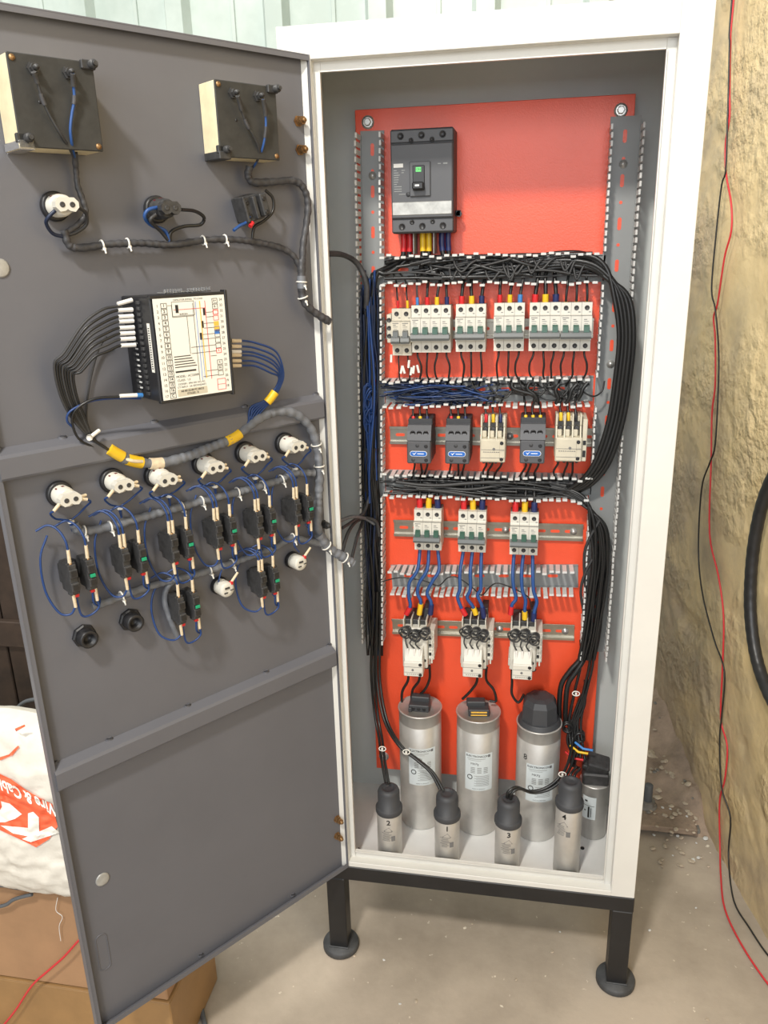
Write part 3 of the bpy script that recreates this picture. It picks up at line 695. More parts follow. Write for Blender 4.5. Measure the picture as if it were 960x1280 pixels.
# nine thick blue wires down to the capacitor contactors (photo courses)
blue = [[(525, 696), (522, 712), (512, 728), (511, 745), (513, 757), (508, 768)], [(535, 697), (534, 712), (524, 729), (522, 742), (526, 752), (524, 768)], [(546, 697), (549, 712), (541, 726), (534, 741), (539, 753), (538, 768)],
        [(575, 698), (575, 716), (575, 736), (572, 746), (576, 758), (582, 769)], [(587, 698), (588, 714), (588, 736), (584, 747), (591, 758), (595, 768)], [(599, 698), (601, 716), (601, 736), (597, 744), (602, 756), (605, 772)],
        [(641, 701), (641, 716), (642, 734), (645, 748), (640, 756), (638, 768)], [(652, 701), (652, 716), (653, 738), (657, 750), (656, 762), (656, 774)], [(665, 701), (666, 716), (667, 738), (671, 752), (668, 764), (667, 776)]]
for i, cs in enumerate(blue):
    d = [44, 52, 58, 60, 62, 62]; (o3, p3, w3), _ = B3[i//3]
    wire([V((p3.x+17.6*(i % 3)+8.8, YP-34, p3.z-76)), V((p3.x+17.6*(i % 3)+8.8, YP-38, p3.z-86))]+[pl(*c, dd) for c, dd in list(zip(cs, d))[1:]], 3.5, 'wbb', 'thick blue wire, %s lead below the %s' % (POS[3][i % 3], B3[i//3][1]), 'thick blue wires over the open duct', 5, ('red', 'yel', 'blu')[i % 3], 'end', name='wire', n=9)
# contactor leads
for (o, p), ds, cols in CT:
    for k, c in enumerate(cols):
        x = p.x+9+k*13; z = p.z+72
        wire([(x, YP-52, z-4), (x, YP-50, z+8), (x-2, YP-40, z+24), (x+random.uniform(-8, 8), YP-25, z+44)], 2.1, 'wk',
             'thin wire, %s sleeve, %s top lead of the %s' % (cn[c][1], POS[3][k], ds), 'leads above the contactor row', 7, cn[c][0])
        wire([(x, YP-46, p.z+4), (x+random.uniform(-3, 3), YP-44, p.z-12), (x-random.uniform(0, 10), YP-36, p.z-30), (x-random.uniform(0, 16), YP-22, p.z-50)], 2.0, 'wk',
             'thin wire below the %s, %s lead' % (ds, POS[3][k]), 'leads below the contactor row')

# ------------------------------------------------------------------ wiring looms : each strand is a part
def loom(label, strands, group=None, name='wiring_loom', ties=()):
    o = None; base = V(strands[0][0][0])
    o = empty(name, base, 0, label, 'cables', group)
    for pts, r, m in strands:
        q = spl(pts, 5); obj('wire', MB().tube([v-base for v in q], r, 6), M[m], o)
    return o
def wander(pts, spread, rnd):
    out = []
    for q in pts:
        out.append(V(q)+V((rnd.uniform(-1, 1)*spread, rnd.uniform(-1, 1)*spread*.8, rnd.uniform(-1, 1)*spread)))
    return out
R_ = random.Random(11)
def hfill(x0, x1, zt, zb, n, r, m, dmin=8, dmax=38):
    out = []
    for i in range(n):
        a = R_.uniform(x0, x0+(x1-x0)*.35); c = R_.uniform(x1-(x1-x0)*.4, x1); k = 7; z = R_.uniform(zb, zt); d = R_.uniform(dmin, dmax); pts = []
        k = 9; p1, p2, f1, f2 = R_.uniform(0, 6), R_.uniform(0, 6), R_.uniform(2, 7), R_.uniform(2, 8); am = (zt-zb)*.28
        for j in range(k):
            t = j/(k-1); pts.append((a+(c-a)*t, YP-max(4, min(dmax+3, d+6*math.sin(p2+f2*t))), max(zb, min(zt, z+am*math.sin(p1+f1*t)))))
        out.append((pts, r*R_.uniform(.8, 1.15), m))
    return out
# right-hand thick bundle from duct A, over the right duct, into duct C
path = [(640, 336, 30), (690, 326, 34), (735, 326, 40), (760, 342, 48), (775, 372, 52), (781, 420, 54), (776, 475, 54), (768, 525, 52), (754, 570, 50), (738, 596, 42), (716, 612, 30), (680, 622, 24)]
st = []
for i in range(9):
    a = (i % 5-2)*4.6; e = (i//5)*9
    st.append(([pl(x+(a+4)*(1 if y > 345 else .2)-2, y+(0 if y > 345 else a*.8+R_.uniform(-2, 2)), d-e+R_.uniform(-2, 2)) for x, y, d in path], 4.3, 'wk'))
loom('sweep of thick black cables bulging over the right duct', st)
loom('tangled black wires filling the uppermost horizontal duct', hfill(112, 500, 1164+ZB, 1130+ZB, 16, 3.6, 'wk')+hfill(112, 500, 1164+ZB, 1128+ZB, 12, 2.1, 'wkg', 25, 42))
st = []
for i in range(12):                      # U-shaped dips in the uppermost duct
    x = R_.uniform(175, 470); w_ = R_.uniform(12, 30); z = 1150+ZB+R_.uniform(-6, 12)
    st.append(([(x, YP-30, z+4), (x+3, YP-40, z-10), (x+w_*.5, YP-44, z-20-R_.uniform(0, 8)), (x+w_, YP-42, z-8), (x+w_*1.6, YP-34, z+2)], 2.2, 'wkg'))
loom('loops of black wire hanging in front of the uppermost duct', st)
loom('dark blue wires running along the left half of the second duct', hfill(96, 340, 940+ZB, 905+ZB, 9, 1.7, 'wb', 10, 44)+hfill(96, 330, 944+ZB, 902+ZB, 22, 1.8, 'wdb', 10, 44))
st = hfill(300, 485, 945+ZB, 905+ZB, 6, 1.4, 'wkg', 8, 36)
for i in range(7):
    x = 270+i*30+R_.uniform(-8, 8)
    st.append(([(x, YP-36, 952+ZB), (x+8, YP-40, 935+ZB), (x+30, YP-40, 918+ZB+R_.uniform(-4, 6)), (x+46, YP-34, 930+ZB), (x+50, YP-30, 948+ZB)], 1.6, 'wk'))
for x0_, y0_, x1_, y1_ in ((640, 478, 672, 502), (662, 478, 668, 502), (699, 480, 695, 505), (721, 480, 707, 505), (735, 478, 722, 500)):
    st.append(([pl(x0_, y0_, 44), pl(x0_+(x1_-x0_)*.2-4, y0_+8, 46), pl(x0_+(x1_-x0_)*.8+2, y1_-8, 46), pl(x1_, y1_, 44)], 3.6, 'wk'))
loom('loose black wires looping in the right half of the second duct', st)
loom('black wires packed along the duct below the contactors', hfill(92, 500, 758+ZB, 730+ZB, 16, 2.4, 'wk', 8, 42)+hfill(92, 500, 758+ZB, 728+ZB, 8, 3.4, 'wkg', 8, 40))
# vertical blue loom in the left duct
st = []
for i in range(40):
    x = R_.uniform(452, 471); m = 'wb' if i % 5 == 0 else ('wk' if i % 5 == 1 else 'wdb'); d = R_.uniform(10, 46)
    y0_ = R_.uniform(335, 400); y1_ = R_.uniform(560, 660)
    pts = []; k = 9
    p1, f1, p2, f2 = R_.uniform(0, 6), R_.uniform(2, 8), R_.uniform(0, 6), R_.uniform(2, 8)
    for j in range(k):
        t = j/(k-1); y = y0_+(y1_-y0_)*t; pts.append(pl(max(451, min(472, x+3.4*math.sin(p1+f1*t))), y, max(8, d+6*math.sin(p2+f2*t))))
    st.append((pts, R_.uniform(1.6, 2.4), m))
for i in range(10):
    y = R_.uniform(480, 520); st.append(([pl(470, y+4, 30), pl(459+R_.uniform(-5, 5), y-6, 44), pl(455, y+12, 46), pl(460+R_.uniform(-4, 6), y+26, 40), pl(466, y+8, 36)], 1.6, 'wb'))
loom('dense dark blue wiring filling the left vertical duct', st)
st = []
for i in range(20):
    x = R_.uniform(455, 472); pts = []
    for j in range(8):
        y = 560+j*37; pts.append(pl(x+3.5*math.sin(i*1.7+j*.9)+j*.8, y, 28+12*math.sin(i*2.3+j*.7)))
    st.append((pts, R_.uniform(1.8, 2.8), 'wk' if i % 4 else 'wdb'))
loom('black wires hanging in the lower half of the left duct', st)
# two cables down to the small capacitors on the left
def small_pair(pts, label, r=3.2):
    sep = 4.2; st = [([V(p)+V((-sep*.8, 0, sep*.3)) for p in pts], r, 'wk'), ([V(p)+V((sep*.8, 0, -sep*.3)) for p in pts], r, 'wk')]
    return loom(label, st, 'paired cables to the small capacitors', 'cable_pair')
P_ = lambda x, y, yy: aty(x, y, yy)
small_pair([P_(470, 740, 190), P_(468, 790, 190), P_(466, 840, 190), P_(470, 890, 180), P_(476, 925, 140), P_(479, 950, 90), P_(484, 979, 50)], 'pair of black cables dropping to the capacitor marked two')
small_pair([P_(474, 740, 186), P_(473, 800, 186), P_(473, 850, 184), P_(482, 900, 140), P_(500, 932, 96), P_(522, 950, 80), P_(540, 966, 66), P_(552, 987, 50)], 'pair of black cables crossing to the capacitor marked one')
small_pair([P_(716, 900, 186), P_(718, 925, 176), P_(712, 955, 120), P_(702, 972, 92), P_(684, 986, 80), P_(664, 990, 72), P_(648, 985, 60), P_(638, 990, 52), P_(636, 998, 52)], 'pair of grey-black cables curving to the capacitor marked three')
small_pair([P_(722, 935, 170), P_(716, 955, 140), P_(722, 960, 110), P_(716, 968, 84), P_(713, 984, 74)], 'short pair of black cables into the rightmost small capacitor')
# right-hand bundle down
st = []
path = [(690, 612, 26), (712, 617, 32), (735, 632, 40), (748, 660, 46), (751, 700, 46), (746, 745, 46), (740, 790, 44), (733, 825, 42)]
for i in range(12):
    a = (i % 6-2.5)*3.6; e = (i//6)*9
    st.append(([pl(x+(a if y > 640 else a*.3)+R_.uniform(-1.5, 1.5), y+(0 if y > 640 else a*.7), d-e+R_.uniform(-2, 2)) for x, y, d in path], R_.uniform(2.4, 3.8), 'wk'))
for x, y0_, y1_ in ((734, 690, 760), (738, 650, 750)):
    st.append(([pl(x+12, y0_, 46), pl(x-2, y0_+25, 48), pl(x-8, y0_+50, 46), pl(x-4, y1_+10, 40), pl(x-1, y1_+60, 34)], 2.8, 'wkg'))
loom('black cable bundle dropping down the lower right duct', st)
st = []
for i, (x, r) in enumerate(((729, 5.2), (733, 5.2), (737, 3.0), (726, 3.0), (741, 2.6))):
    if i < 2: pts = [pl(x-1, 800, 30), pl(x-3, 822, 34), pl(x-16+i*4, 838, 40), pl(x-27+i*4, 855, 44), pl(x-30+i*4, 880, 46), pl(x-30+i*4, 905, 40)]
    else: pts = [pl(x, 800, 30), pl(x, 830, 34), pl(x-9, 870, 36), pl(x-15, 905, 44), pl(x-12, 935, 60), pl(x-14+i, 950, 70)]
    st.append((pts, r, 'wk'))
for i in range(4): st.append(([pl(737-i*2, 850, 30), pl(722+i*3, 880, 38), pl(714+i*2, 905, 44), pl(709+i*3, 925, 52), pl(716, 945, 60)], 2.4, 'wk'))
loom('black cables hanging from the right duct towards the capacitors', st)
# coiled spare at (714, 912)
pts = [(9*math.cos(t), -t*.9, 9*math.sin(t)) for t in [i*.35 for i in range(55)]]
for q, l in (((709, 905), 'left'), ((724, 917), 'right')):
    tag(obj('cable_coil', MB().tube(pts, 2.6, 7), M['wk'], None, pl(*q, 40)), '%s one of two small black spare coils above the short capacitor' % l, 'cable')
# wires from capacitor contactors to big capacitors
for i, (pts, l) in enumerate((
        ([(510, 850), (503, 864), (502, 880)], 'left wire under the left capacitor contactor'), ([(524, 850), (516, 862), (514, 876)], 'middle wire under the left capacitor contactor'),
        ([(537, 848), (531, 862), (520, 872)], 'right wire under the left capacitor contactor'), ([(596, 852), (588, 864), (578, 874)], 'left wire under the centre capacitor contactor'),
        ([(608, 850), (617, 862), (620, 876), (612, 876)], 'looped wire under the centre capacitor contactor'), ([(640, 854), (640, 868), (648, 878), (655, 868)], 'looped wire under the right capacitor contactor'))):
    wire([pl(pts[0][0], pts[0][1]-16, 60)]+[pl(x, y, 50) for x, y in pts], 2.8, 'wk', 'short black '+l, 'wires under the capacitor contactors')
# thin black wire hopping across the open duct
wire([pl(x, y, 52) for x, y in ((474, 728), (500, 722), (530, 726), (548, 732), (560, 722), (572, 722), (590, 734), (602, 744), (612, 734), (622, 729), (640, 735), (660, 746), (664, 760))], 1.3, 'wk', 'long thin black wire draped across the open duct', None)
# grey cables entering through the left side of the cabinet
def leftcab(pts, r, m, label): return wire([aty(x, y, yy) for x, y, yy in pts], r, m, label, 'cables entering past the hinge side')
leftcab([(399, 318, 60), (412, 317, 90), (430, 319, 140), (447, 330, 170), (458, 355, 178), (458, 385, 190)], 5, 'wrapk', 'dark wrapped cable entering at the upper hinge side into the left duct')
leftcab([(438, 705, 20), (446, 672, 80), (452, 655, 150), (458, 628, 190)], 3, 'wkg', 'grey-black cable rising from the hinge side to the left duct')
leftcab([(425, 700, -6), (436, 664, 60), (452, 648, 150), (470, 652, 180), (474, 670, 186)], 3.4, 'wkg', 'grey-black cable looping beside the left duct')
leftcab([(428, 660, 40), (440, 652, 90), (455, 640, 160), (462, 620, 190)], 3, 'wrapk', 'short dark cable fanning out beside the left duct')
leftcab([(422, 652, 40), (440, 646, 90), (456, 648, 160), (468, 655, 186)], 3.4, 'wrap', 'pale grey cable fanning out beside the left duct')

# ------------------------------------------------------------------ capacitors
def can_label(b, R, z0_, z1_, a0, a1, off=.3):
    n = 14; vs = []
    for z in (z0_, z1_):
        for i in range(n+1): a = a0+(a1-a0)*i/n; vs.append((math.sin(a)*(R+off), -math.cos(a)*(R+off), z))
    b.add(vs, [(i, i+1, n+2+i, n+1+i) for i in range(n)], True)
def bars(b, R, items, off=.45):
    for a0, a1, za, zb_ in items: can_label(b, R, za, zb_, a0, a1, off)
def big_can(x, y, h, label, cap, a_lab):
    R = 44
    o = empty('power_capacitor', (x, y, ZB+3), 0, label, 'capacitor', 'large aluminium power capacitors')
    g = MB().lathe([(R-4, 0), (R-1, 1), (R, 4), (R, h-30), (R-.8, h-29), (R-.8, h-27), (R, h-26), (R, h-3), (R+1.8, h-2), (R+1.8, h), (R-.5, h+1), (R-1.5, h-2), (0, h-2)], 40); obj('can', g, M['alu'], o)
    lb = MB(); zl = h-74; can_label(lb, R, zl-88, zl, a_lab-.66, a_lab+.66); L_ = obj('label', lb, M['label2'], o)
    wrapped_text('ELECTRONICON', 6.2, 'printk', L_, R, zl-6, a_lab-.08, bold=.12)
    wrapped_text('MKPg', 7, 'printk', L_, R, zl-24, a_lab-.2)
    wrapped_text('MADE IN GERMANY', 3, 'printk', L_, R, zl-84, a_lab)
    g = MB(); rr = random.Random(3); it = []
    for k in range(5):
        for c in range(3): it.append((a_lab-.38+c*.3, a_lab-.38+c*.3+.2, zl-33.5-k*3, zl-32.4-k*3))
    for k in range(9): it.append((a_lab-.22+(k % 2)*.1, a_lab+.5, zl-53-k*2.9, zl-52.2-k*2.9))
    it += [(a_lab-.55, a_lab+.3, zl-12.5, zl-11.6), (a_lab-.5, a_lab+.1, zl-16, zl-15.4), (a_lab+.42, a_lab+.54, zl-9, zl-3)]
    bars(g, R, it); obj('printed_marks', g, M['print'], L_)
    # round certification mark
    pts = []
    for i in range(16):
        t = 2*PI*i/16; a = a_lab-.42+5*math.cos(t)/R; pts.append((math.sin(a)*(R+.5), -math.cos(a)*(R+.5), zl-56+5*math.sin(t)))
    obj('round_mark', MB().tube(pts, .8, 5, True), M['printk'], L_)
    if cap == 'open':
        g = MB().box(-21, 21, -20, 12, h-2, h+13, 1.5).box(-18, 20, -2, 16, h+10, h+22, 2).box(-21, -14, -24, -10, h-1, h+8, 1); t_ = obj('terminal_block', g, M['dgrey2'], o)
        for k in (-11, 0, 11): part('terminal_hole', 'cth', lambda g: g.lathe([(3.6, 0), (3.6, .8), (2.6, 1), (0, .3)], 12, 'y'), M['bk'], o, (k, -20, h+5))
    if cap == 'open_y':
        g = MB().box(-21, 21, -20, 12, h-2, h+13, 1.5).box(-24, 14, -4, 16, h+10, h+22, 2); obj('terminal_block', g, M['dgrey2'], o, rot=(0, 0, .12))
        obj('clamp_strip', MB().box(-16, 16, -21.5, -19, h+7, h+9.5).box(-16, 16, -21.5, -19, h+1, h+3), M['pyel'], o, rot=(0, 0, .12))
    if cap == 'cap':
        g = MB().lathe([(42.5, h-6), (42.5, h+2), (41, h+3), (41, h+8), (39, h+10)], 40)
        g.add([(r*math.cos(t)*1.0, r*math.sin(t), z) for r, z in ((38, h+8), (35, h+44), (29, h+55), (18, h+58)) for t in [PI/8+2*PI*i/8 for i in range(8)]],
              [(k*8+i, k*8+(i+1) % 8, (k+1)*8+(i+1) % 8, (k+1)*8+i) for k in range(3) for i in range(8)]+[tuple(24+i for i in range(8))])
        obj('terminal_cap', g, M['dgrey2'], o)['label'] = 'black plastic dome cap with facets'
        wrapped_text('8', 18, 'printk', o, R, h-62, -.62)
    return o
def bx(px, py, y): return aty(px, py, y).x
big_can(bx(526, 960, 165), 165, 276, 'large aluminium capacitor at the left, small black terminal block on top', 'open', .22)
big_can(bx(597, 960, 165), 165, 276, 'large aluminium capacitor in the centre, yellow-striped terminal block on top', 'open_y', .12)
big_can(bx(671.5, 965, 165), 165, 262, 'large aluminium capacitor at the right under a black dome cap', 'cap', .12)
def small_can(px, py, y, num, label, h=98, ang=0):
    x = bx(px, py, y); R = 25
    o = empty('small_capacitor', (x, y, ZB+3), 0, label, 'capacitor', 'small aluminium capacitors with black rubber caps')
    obj('can', MB().lathe([(R-3, 0), (R, 3), (R, h-2), (R-1, h)], 32), M['alu'], o)
    obj('rubber_cap', MB().lathe([(R+1.5, h-8), (R+2, h-6), (R+2, h+2), (R+.5, h+4), (R-3, h+4.5), (R-3, h+38), (R-5.5, h+44), (R-10, h+46), (12, h+46), (11, h+43), (6, h+43), (0, h+43)], 32), M['dgrey2'], o)
    g = MB(); z = h-22; rr = random.Random(num); it = []
    for k in range(7): it.append((ang-.5+rr.uniform(0, .2), ang+.1+rr.uniform(0, .3), z-20-k*3.5, z-19-k*3.5))
    it += [(ang+.3, ang+.62, z-42, z-30)]; bars(g, R, it, .3); obj('printed_marks', g, M['print'], o)
    tri = [(-.28, z-18), (.12, z-9), (.4, z-18), (-.28, z-18)]
    obj('printed_triangle', MB().tube([(math.sin(ang+a)*(R+.3), -math.cos(ang+a)*(R+.3), zz) for a, zz in tri], .5, 5), M['print'], o)
    wrapped_text(str(num), 16, 'printk', o, R, h-20, ang+.1, bold=.35)
    return o
small_can(487.5, 1050, 50, 2, 'small aluminium capacitor with handwritten two, nearest the cabinet hinge side', 111)
small_can(559, 1060, 50, 1, 'small aluminium capacitor with handwritten one, fed by the crossing cable pair', 111)
small_can(634, 1066, 50, 3, 'small aluminium capacitor with handwritten three, in front of the domed capacitor', 111)
small_can(708, 1070, 50, 4, 'small aluminium capacitor with handwritten four, in front of the short squat one', aty(711, 1017, 25).z-ZB+6, -.5)
x = bx(741, 1010, 172); R = 29
o = empty('squat_capacitor', (x, 172, ZB+3), 0, 'short aluminium capacitor in the right corner with a bulky black terminal box', 'capacitor')
obj('can', MB().lathe([(R-3, 0), (R, 3), (R, 126), (R+1.5, 127), (R+1.5, 129), (R-1, 130), (0, 129)], 32), M['alu'], o)
g = MB(); can_label(g, R, 52, 106, -.9, .1); lb = obj('label', g, M['label2'], o)
g = MB(); bars(g, R, [(-.45, -.32, 56, 82), (-.25, -.2, 58, 80), (-.8, .0, 84, 85), (-.7, -.5, 93, 97), (-.72, -.6, 70, 73)]); obj('printed_marks', g, M['printk'], lb)
g = MB().box(-26, 26, -22, 22, 129, 156, 3); g.T = Matrix.Translation((4, 0, 168)) @ Matrix.Rotation(.25, 4, 'Y') @ Matrix.Rotation(.3, 4, 'X'); g.box(-22, 22, -18, 18, -14, 12, 3).box(-30, -18, -16, 10, -10, 2, 2)
obj('terminal_box', g, M['bk2'], o)
for q, m, l in (((717, 948), 'red', 'red'), ((723, 940), 'yel', 'yellow'), ((729, 936), 'lblu', 'light blue')):
    tag(obj('wire_tip', MB().tube([aty(q[0]-10, q[1]-8, 165), aty(q[0], q[1], 150), aty(q[0]+12, q[1]+2, 150)], 2.6, 7), M[m]), '%s wire end plugged into the black box of the short capacitor' % l, 'wire', 'coloured wire ends at the short capacitor')
for q, yy, tl_ in (((478, 936), 120, 'cables dropping to the hinge-side capacitor'), ((508, 940), 90, 'cable pair crossing the left large capacitor'), ((703, 968), 92, 'curving cables right of the domed capacitor'), ((720, 867), 184, 'hanging cables right of the black dome cap')):
    p = aty(*q, yy-9); tag(obj('cable_tie', MB().tube([(7*math.cos(t), 2*math.sin(t), 4*math.sin(t)) for t in [2*PI*i/14 for i in range(14)]], 1.1, 6, True).box(-2, 2, -4, 0, -2, 3, .5), M['tie'], None, p), 'small white cable tie on the %s' % tl_, 'cable tie', 'white ties on the capacitor cables')
p = fl(728, 1060, ZB+4); tag(obj('floor_hole_plug', MB().lathe([(4, 0), (4, 1.5), (0, 1.5)], 14), M['bk'], None, V((p.x, p.y, ZB+3))), 'tiny black plug in the white cabinet floor', 'plug')

# ------------------------------------------------------------------ things on the door
def ditem(name, px, py, n, label, cat, group=None):      # origin on the sheet under the photo point
    c = dr(px, py, n); u = (c-DH).dot(DU); return empty(name, duz(u, c.z-ZB, 0), DROT, label, cat, group)
def meter(tl, n, w, h, label, mirror=False):
    c = dr(*tl, n); u = (c-DH).dot(DU)
    o = empty('panel_meter', duz(u, c.z-ZB-h, 0), DROT, label, 'meter', 'square panel meters')
    obj('case', MB().box(0, w, -n+3, -.2, 0, h, 1), M['meter_side'], o)
    obj('back_cover', MB().box(-.5, w+.5, -n, -n+3, -.5, h+.5, 1), M['meter_back'], o)
    for x, z in ((w*.27, h-14), (w*.68, h-14)):
        part('terminal_post', 'tp', lambda g: g.lathe([(7, 0), (7, 3), (5, 3.2), (5, 8)], 6, 'y', smooth=False).lathe([(3, 8), (3, 13), (0, 14)], 10, 'y'), M['bk2'], o, (x, -n, z))
    for x, z in ((5, h-5), (w-5, 5)): part('corner_screw', 'cs', lambda g: g.lathe([(3.4, 0), (3.4, 1), (0, 1.4)], 12, 'y'), M['brass'], o, (x, -n, z))
    for x, z in ((w-3, h-3), (9, 9)):
        g = MB().box(-12, 5, -6, 0, -5, 5, 1).lathe([(5, 5), (5, 13), (3, 14)], 10, 'y').lathe([(2.6, 13), (2.6, 18)], 10, 'y'); obj('fixing_clamp', g, M['bk2'], o, (x, -n+(6 if x < 20 else 2), z))
    obj('corner_clip', MB().box(-2, 16, -n-1, -2, -3, 7, 1), M['clear'] if mirror else M['bk2'], o)
    for x, z in ((w*.3, h*.5), (w*.62, h*.2)): part('hole', 'mh', lambda g: g.lathe([(1.8, 0), (1.8, .3), (0, .3)], 10, 'y'), M['bk'], o, (x, -n, z))
    return o, u, c.z-ZB-h
meter((7.6, 64), 48, 96, 94, 'left square panel meter with cream case and a clear corner clip', True)
meter((268, 99), 41, 96, 92, 'right square panel meter with cream case, nearer the door hinge')
def dwire(pts, r, m, label, group=None, name='wire', cat='wire', k=6, n=7):
    return wire([dr(x, y, nn) for x, y, nn in pts], r, m, label, group, k=k, name=name, cat=cat, n=n)
for pts, m, l in (([(42, 90, 62), (47, 104, 58), (53, 124, 56), (63, 146, 54), (76, 168, 53), (86, 184, 44), (92, 196, 30)], 'wkg', 'left dark lead hanging down the back of the left panel meter'),
                  ([(91, 92, 62), (92, 108, 56), (93, 125, 54), (90, 142, 53), (88, 162, 53), (90, 180, 48), (93, 196, 30)], 'wbb', 'blue right lead hanging down the back of the left panel meter'),
                  ([(297, 120, 56), (302, 138, 50), (308, 155, 48), (318, 172, 46), (324, 188, 42), (321, 202, 30), (313, 212, 14)], 'wkg', 'left dirty lead hanging down the back of the right panel meter'),
                  ([(329, 124, 56), (332, 145, 50), (332, 165, 48), (328, 186, 42), (321, 202, 30), (314, 212, 14)], 'wbb', 'right blue lead hanging down the back of the right panel meter')):
    o = dwire(pts, 1.7, m, l, 'meter leads'); q = spl([dr(*p) for p in pts], 6); b0 = q[0]
    obj('lug_sleeve', MB().tube([v-b0 for v in q[0:7]], 3, 8), M['bk2'], o); obj('taped_joint', MB().tube([v-b0 for v in q[10:15]], 2.6, 7), M['wrapk'], o)

# wrapped harnesses on the door : core tube with spiral ribs, tape rings and ties as parts
def harness(pts, r, m, label, ties=(), tapes=(), world=(), group=None, cat='cable bundle', rib=True):
    q = spl([dr(*p) for p in pts]+list(world), 10); b0 = q[0]; fine = []
    for i in range(len(q)-1):
        L_ = (q[i+1]-q[i]).length; k = max(1, int(L_/2.0))
        for j in range(k): fine.append(q[i].lerp(q[i+1], j/k))
    fine.append(q[-1])
    o = tag(obj('wire_harness', MB().tube([v-b0 for v in fine], r, 10, ribs=(lambda i: 1+.09*math.sin(i*1.25)+.05*math.sin(i*.31)) if rib else None), M[m], None, b0), label, cat, group)
    for t in ties:
        tx, ty = t; c = min(range(len(fine)), key=lambda i: (proj(fine[i])-V((tx, ty))).length); c = max(1, min(len(fine)-2, c))
        d = (fine[c+1]-fine[c-1]).normalized(); a = d.orthogonal().normalized(); e = d.cross(a); cc = fine[c]-b0
        g = MB().tube([cc+(a*math.cos(s_)+e*math.sin(s_))*(r+1.2) for s_ in [2*PI*i/16 for i in range(16)]], 1.3, 6, True)
        hd = cc+DN*(r+2)+V((0, 0, -r*.9)); g.ball(hd, 2.6, 8); g.tube([hd, hd+DN*3+V((0, 0, -6))], 1.2, 6)
        obj('cable_tie', g, M['tie'], o)
    for x0_, y0_, x1_, y1_, tm in tapes:
        i0 = min(range(len(fine)), key=lambda i: (proj(fine[i])-V((x0_, y0_))).length); i1 = min(range(len(fine)), key=lambda i: (proj(fine[i])-V((x1_, y1_))).length)
        if i1 < i0: i0, i1 = i1, i0
        obj('tape_band', MB().tube([v-b0 for v in fine[i0:i1+2]], r*1.16, 10), M[tm], o)
    return o
harness([(93, 190, 26), (95, 212, 12), (97, 232, 12), (104, 252, 14), (107, 268, 14), (98, 280, 12), (84, 290, 12)], 3.6, 'wrapk', 'dark sleeved cable curling from the left meter past the white selector', group=None)
harness([(80, 288, 12), (86, 306, 12), (100, 310, 12), (140, 305, 12), (178, 304, 12), (215, 306, 12), (258, 300, 12), (300, 300, 12), (345, 308, 12), (365, 318, 14), (375, 334, 16)], 4.6, 'wrapk', 'dark sleeved cable run below the upper switches',
        ties=((128, 304), (160, 305), (254, 301), (281, 300)))
harness([(312, 208, 16), (310, 220, 14), (318, 228, 14), (345, 227, 16), (368, 226, 16), (380, 236, 16), (385, 255, 16), (383, 280, 16), (379, 305, 16), (378, 330, 18)], 5.2, 'wrapk', 'lumpy braided cable bundle arching beside the right meter')
harness([(377, 325, 18), (377, 345, 20), (378, 370, 20), (386, 384, 22), (400, 395, 24), (412, 402, 26)], 6.2, 'wrapk', 'short dark bundle leaving the door towards the hinge, upper one', ties=((377, 352), (379, 371)), tapes=((377, 345, 377, 357, 'wrap'),))
harness([(152, 572, 14), (175, 578, 14), (200, 579, 14), (230, 572, 14), (262, 560, 14), (290, 548, 14), (308, 535, 15), (325, 522, 16), (350, 514, 16), (372, 519, 16), (388, 535, 16), (396, 558, 16), (399, 585, 16), (399, 610, 16), (397, 640, 16), (398, 662, 16), (408, 680, 18)], 7.2, 'wrap',
        'thick grey spiral-wrapped harness sweeping from the controller down the hinge side', ties=((397, 556), (399, 583)), tapes=((284, 552, 297, 543, 'yel'), (160, 574, 176, 578, 'yel'), (186, 579, 200, 579, 'fer')))
harness([(92, 655, 12), (100, 664, 12), (120, 662, 12), (150, 655, 12), (180, 646, 12), (215, 637, 12), (250, 627, 12), (290, 617, 12), (320, 609, 12), (350, 600, 12), (365, 592, 14), (392, 591, 16)], 6.2, 'wrap', 'upper diagonal grey wrapped bundle below the white lamps',
        ties=((104, 664), (136, 658), (228, 634), (252, 627), (296, 615), (327, 606), (352, 599)))
harness([(115, 758, 10), (135, 752, 12), (160, 742, 12), (190, 732, 12), (222, 724, 12), (255, 715, 12), (290, 704, 12), (320, 693, 12), (345, 683, 12), (366, 672, 14), (385, 676, 16), (402, 680, 18)], 5.4, 'wrap', 'lower diagonal grey wrapped bundle under the switch blocks',
        ties=((152, 745), (262, 713), (290, 704), (366, 672)))
harness([(398, 668, 18), (408, 682, 20), (420, 691, 24), (432, 698, 30), (441, 704, 34)], 8, 'wrap', 'stub of grey wrapped bundle crossing the hinge edge', ties=((406, 683), (431, 697)))
harness([(222, 722, 12), (209, 735, 12), (206, 752, 12), (212, 772, 12), (222, 796, 12)], 4.4, 'wrap', 'short curved grey sleeve beside the lowest left switch pair', rib=False)

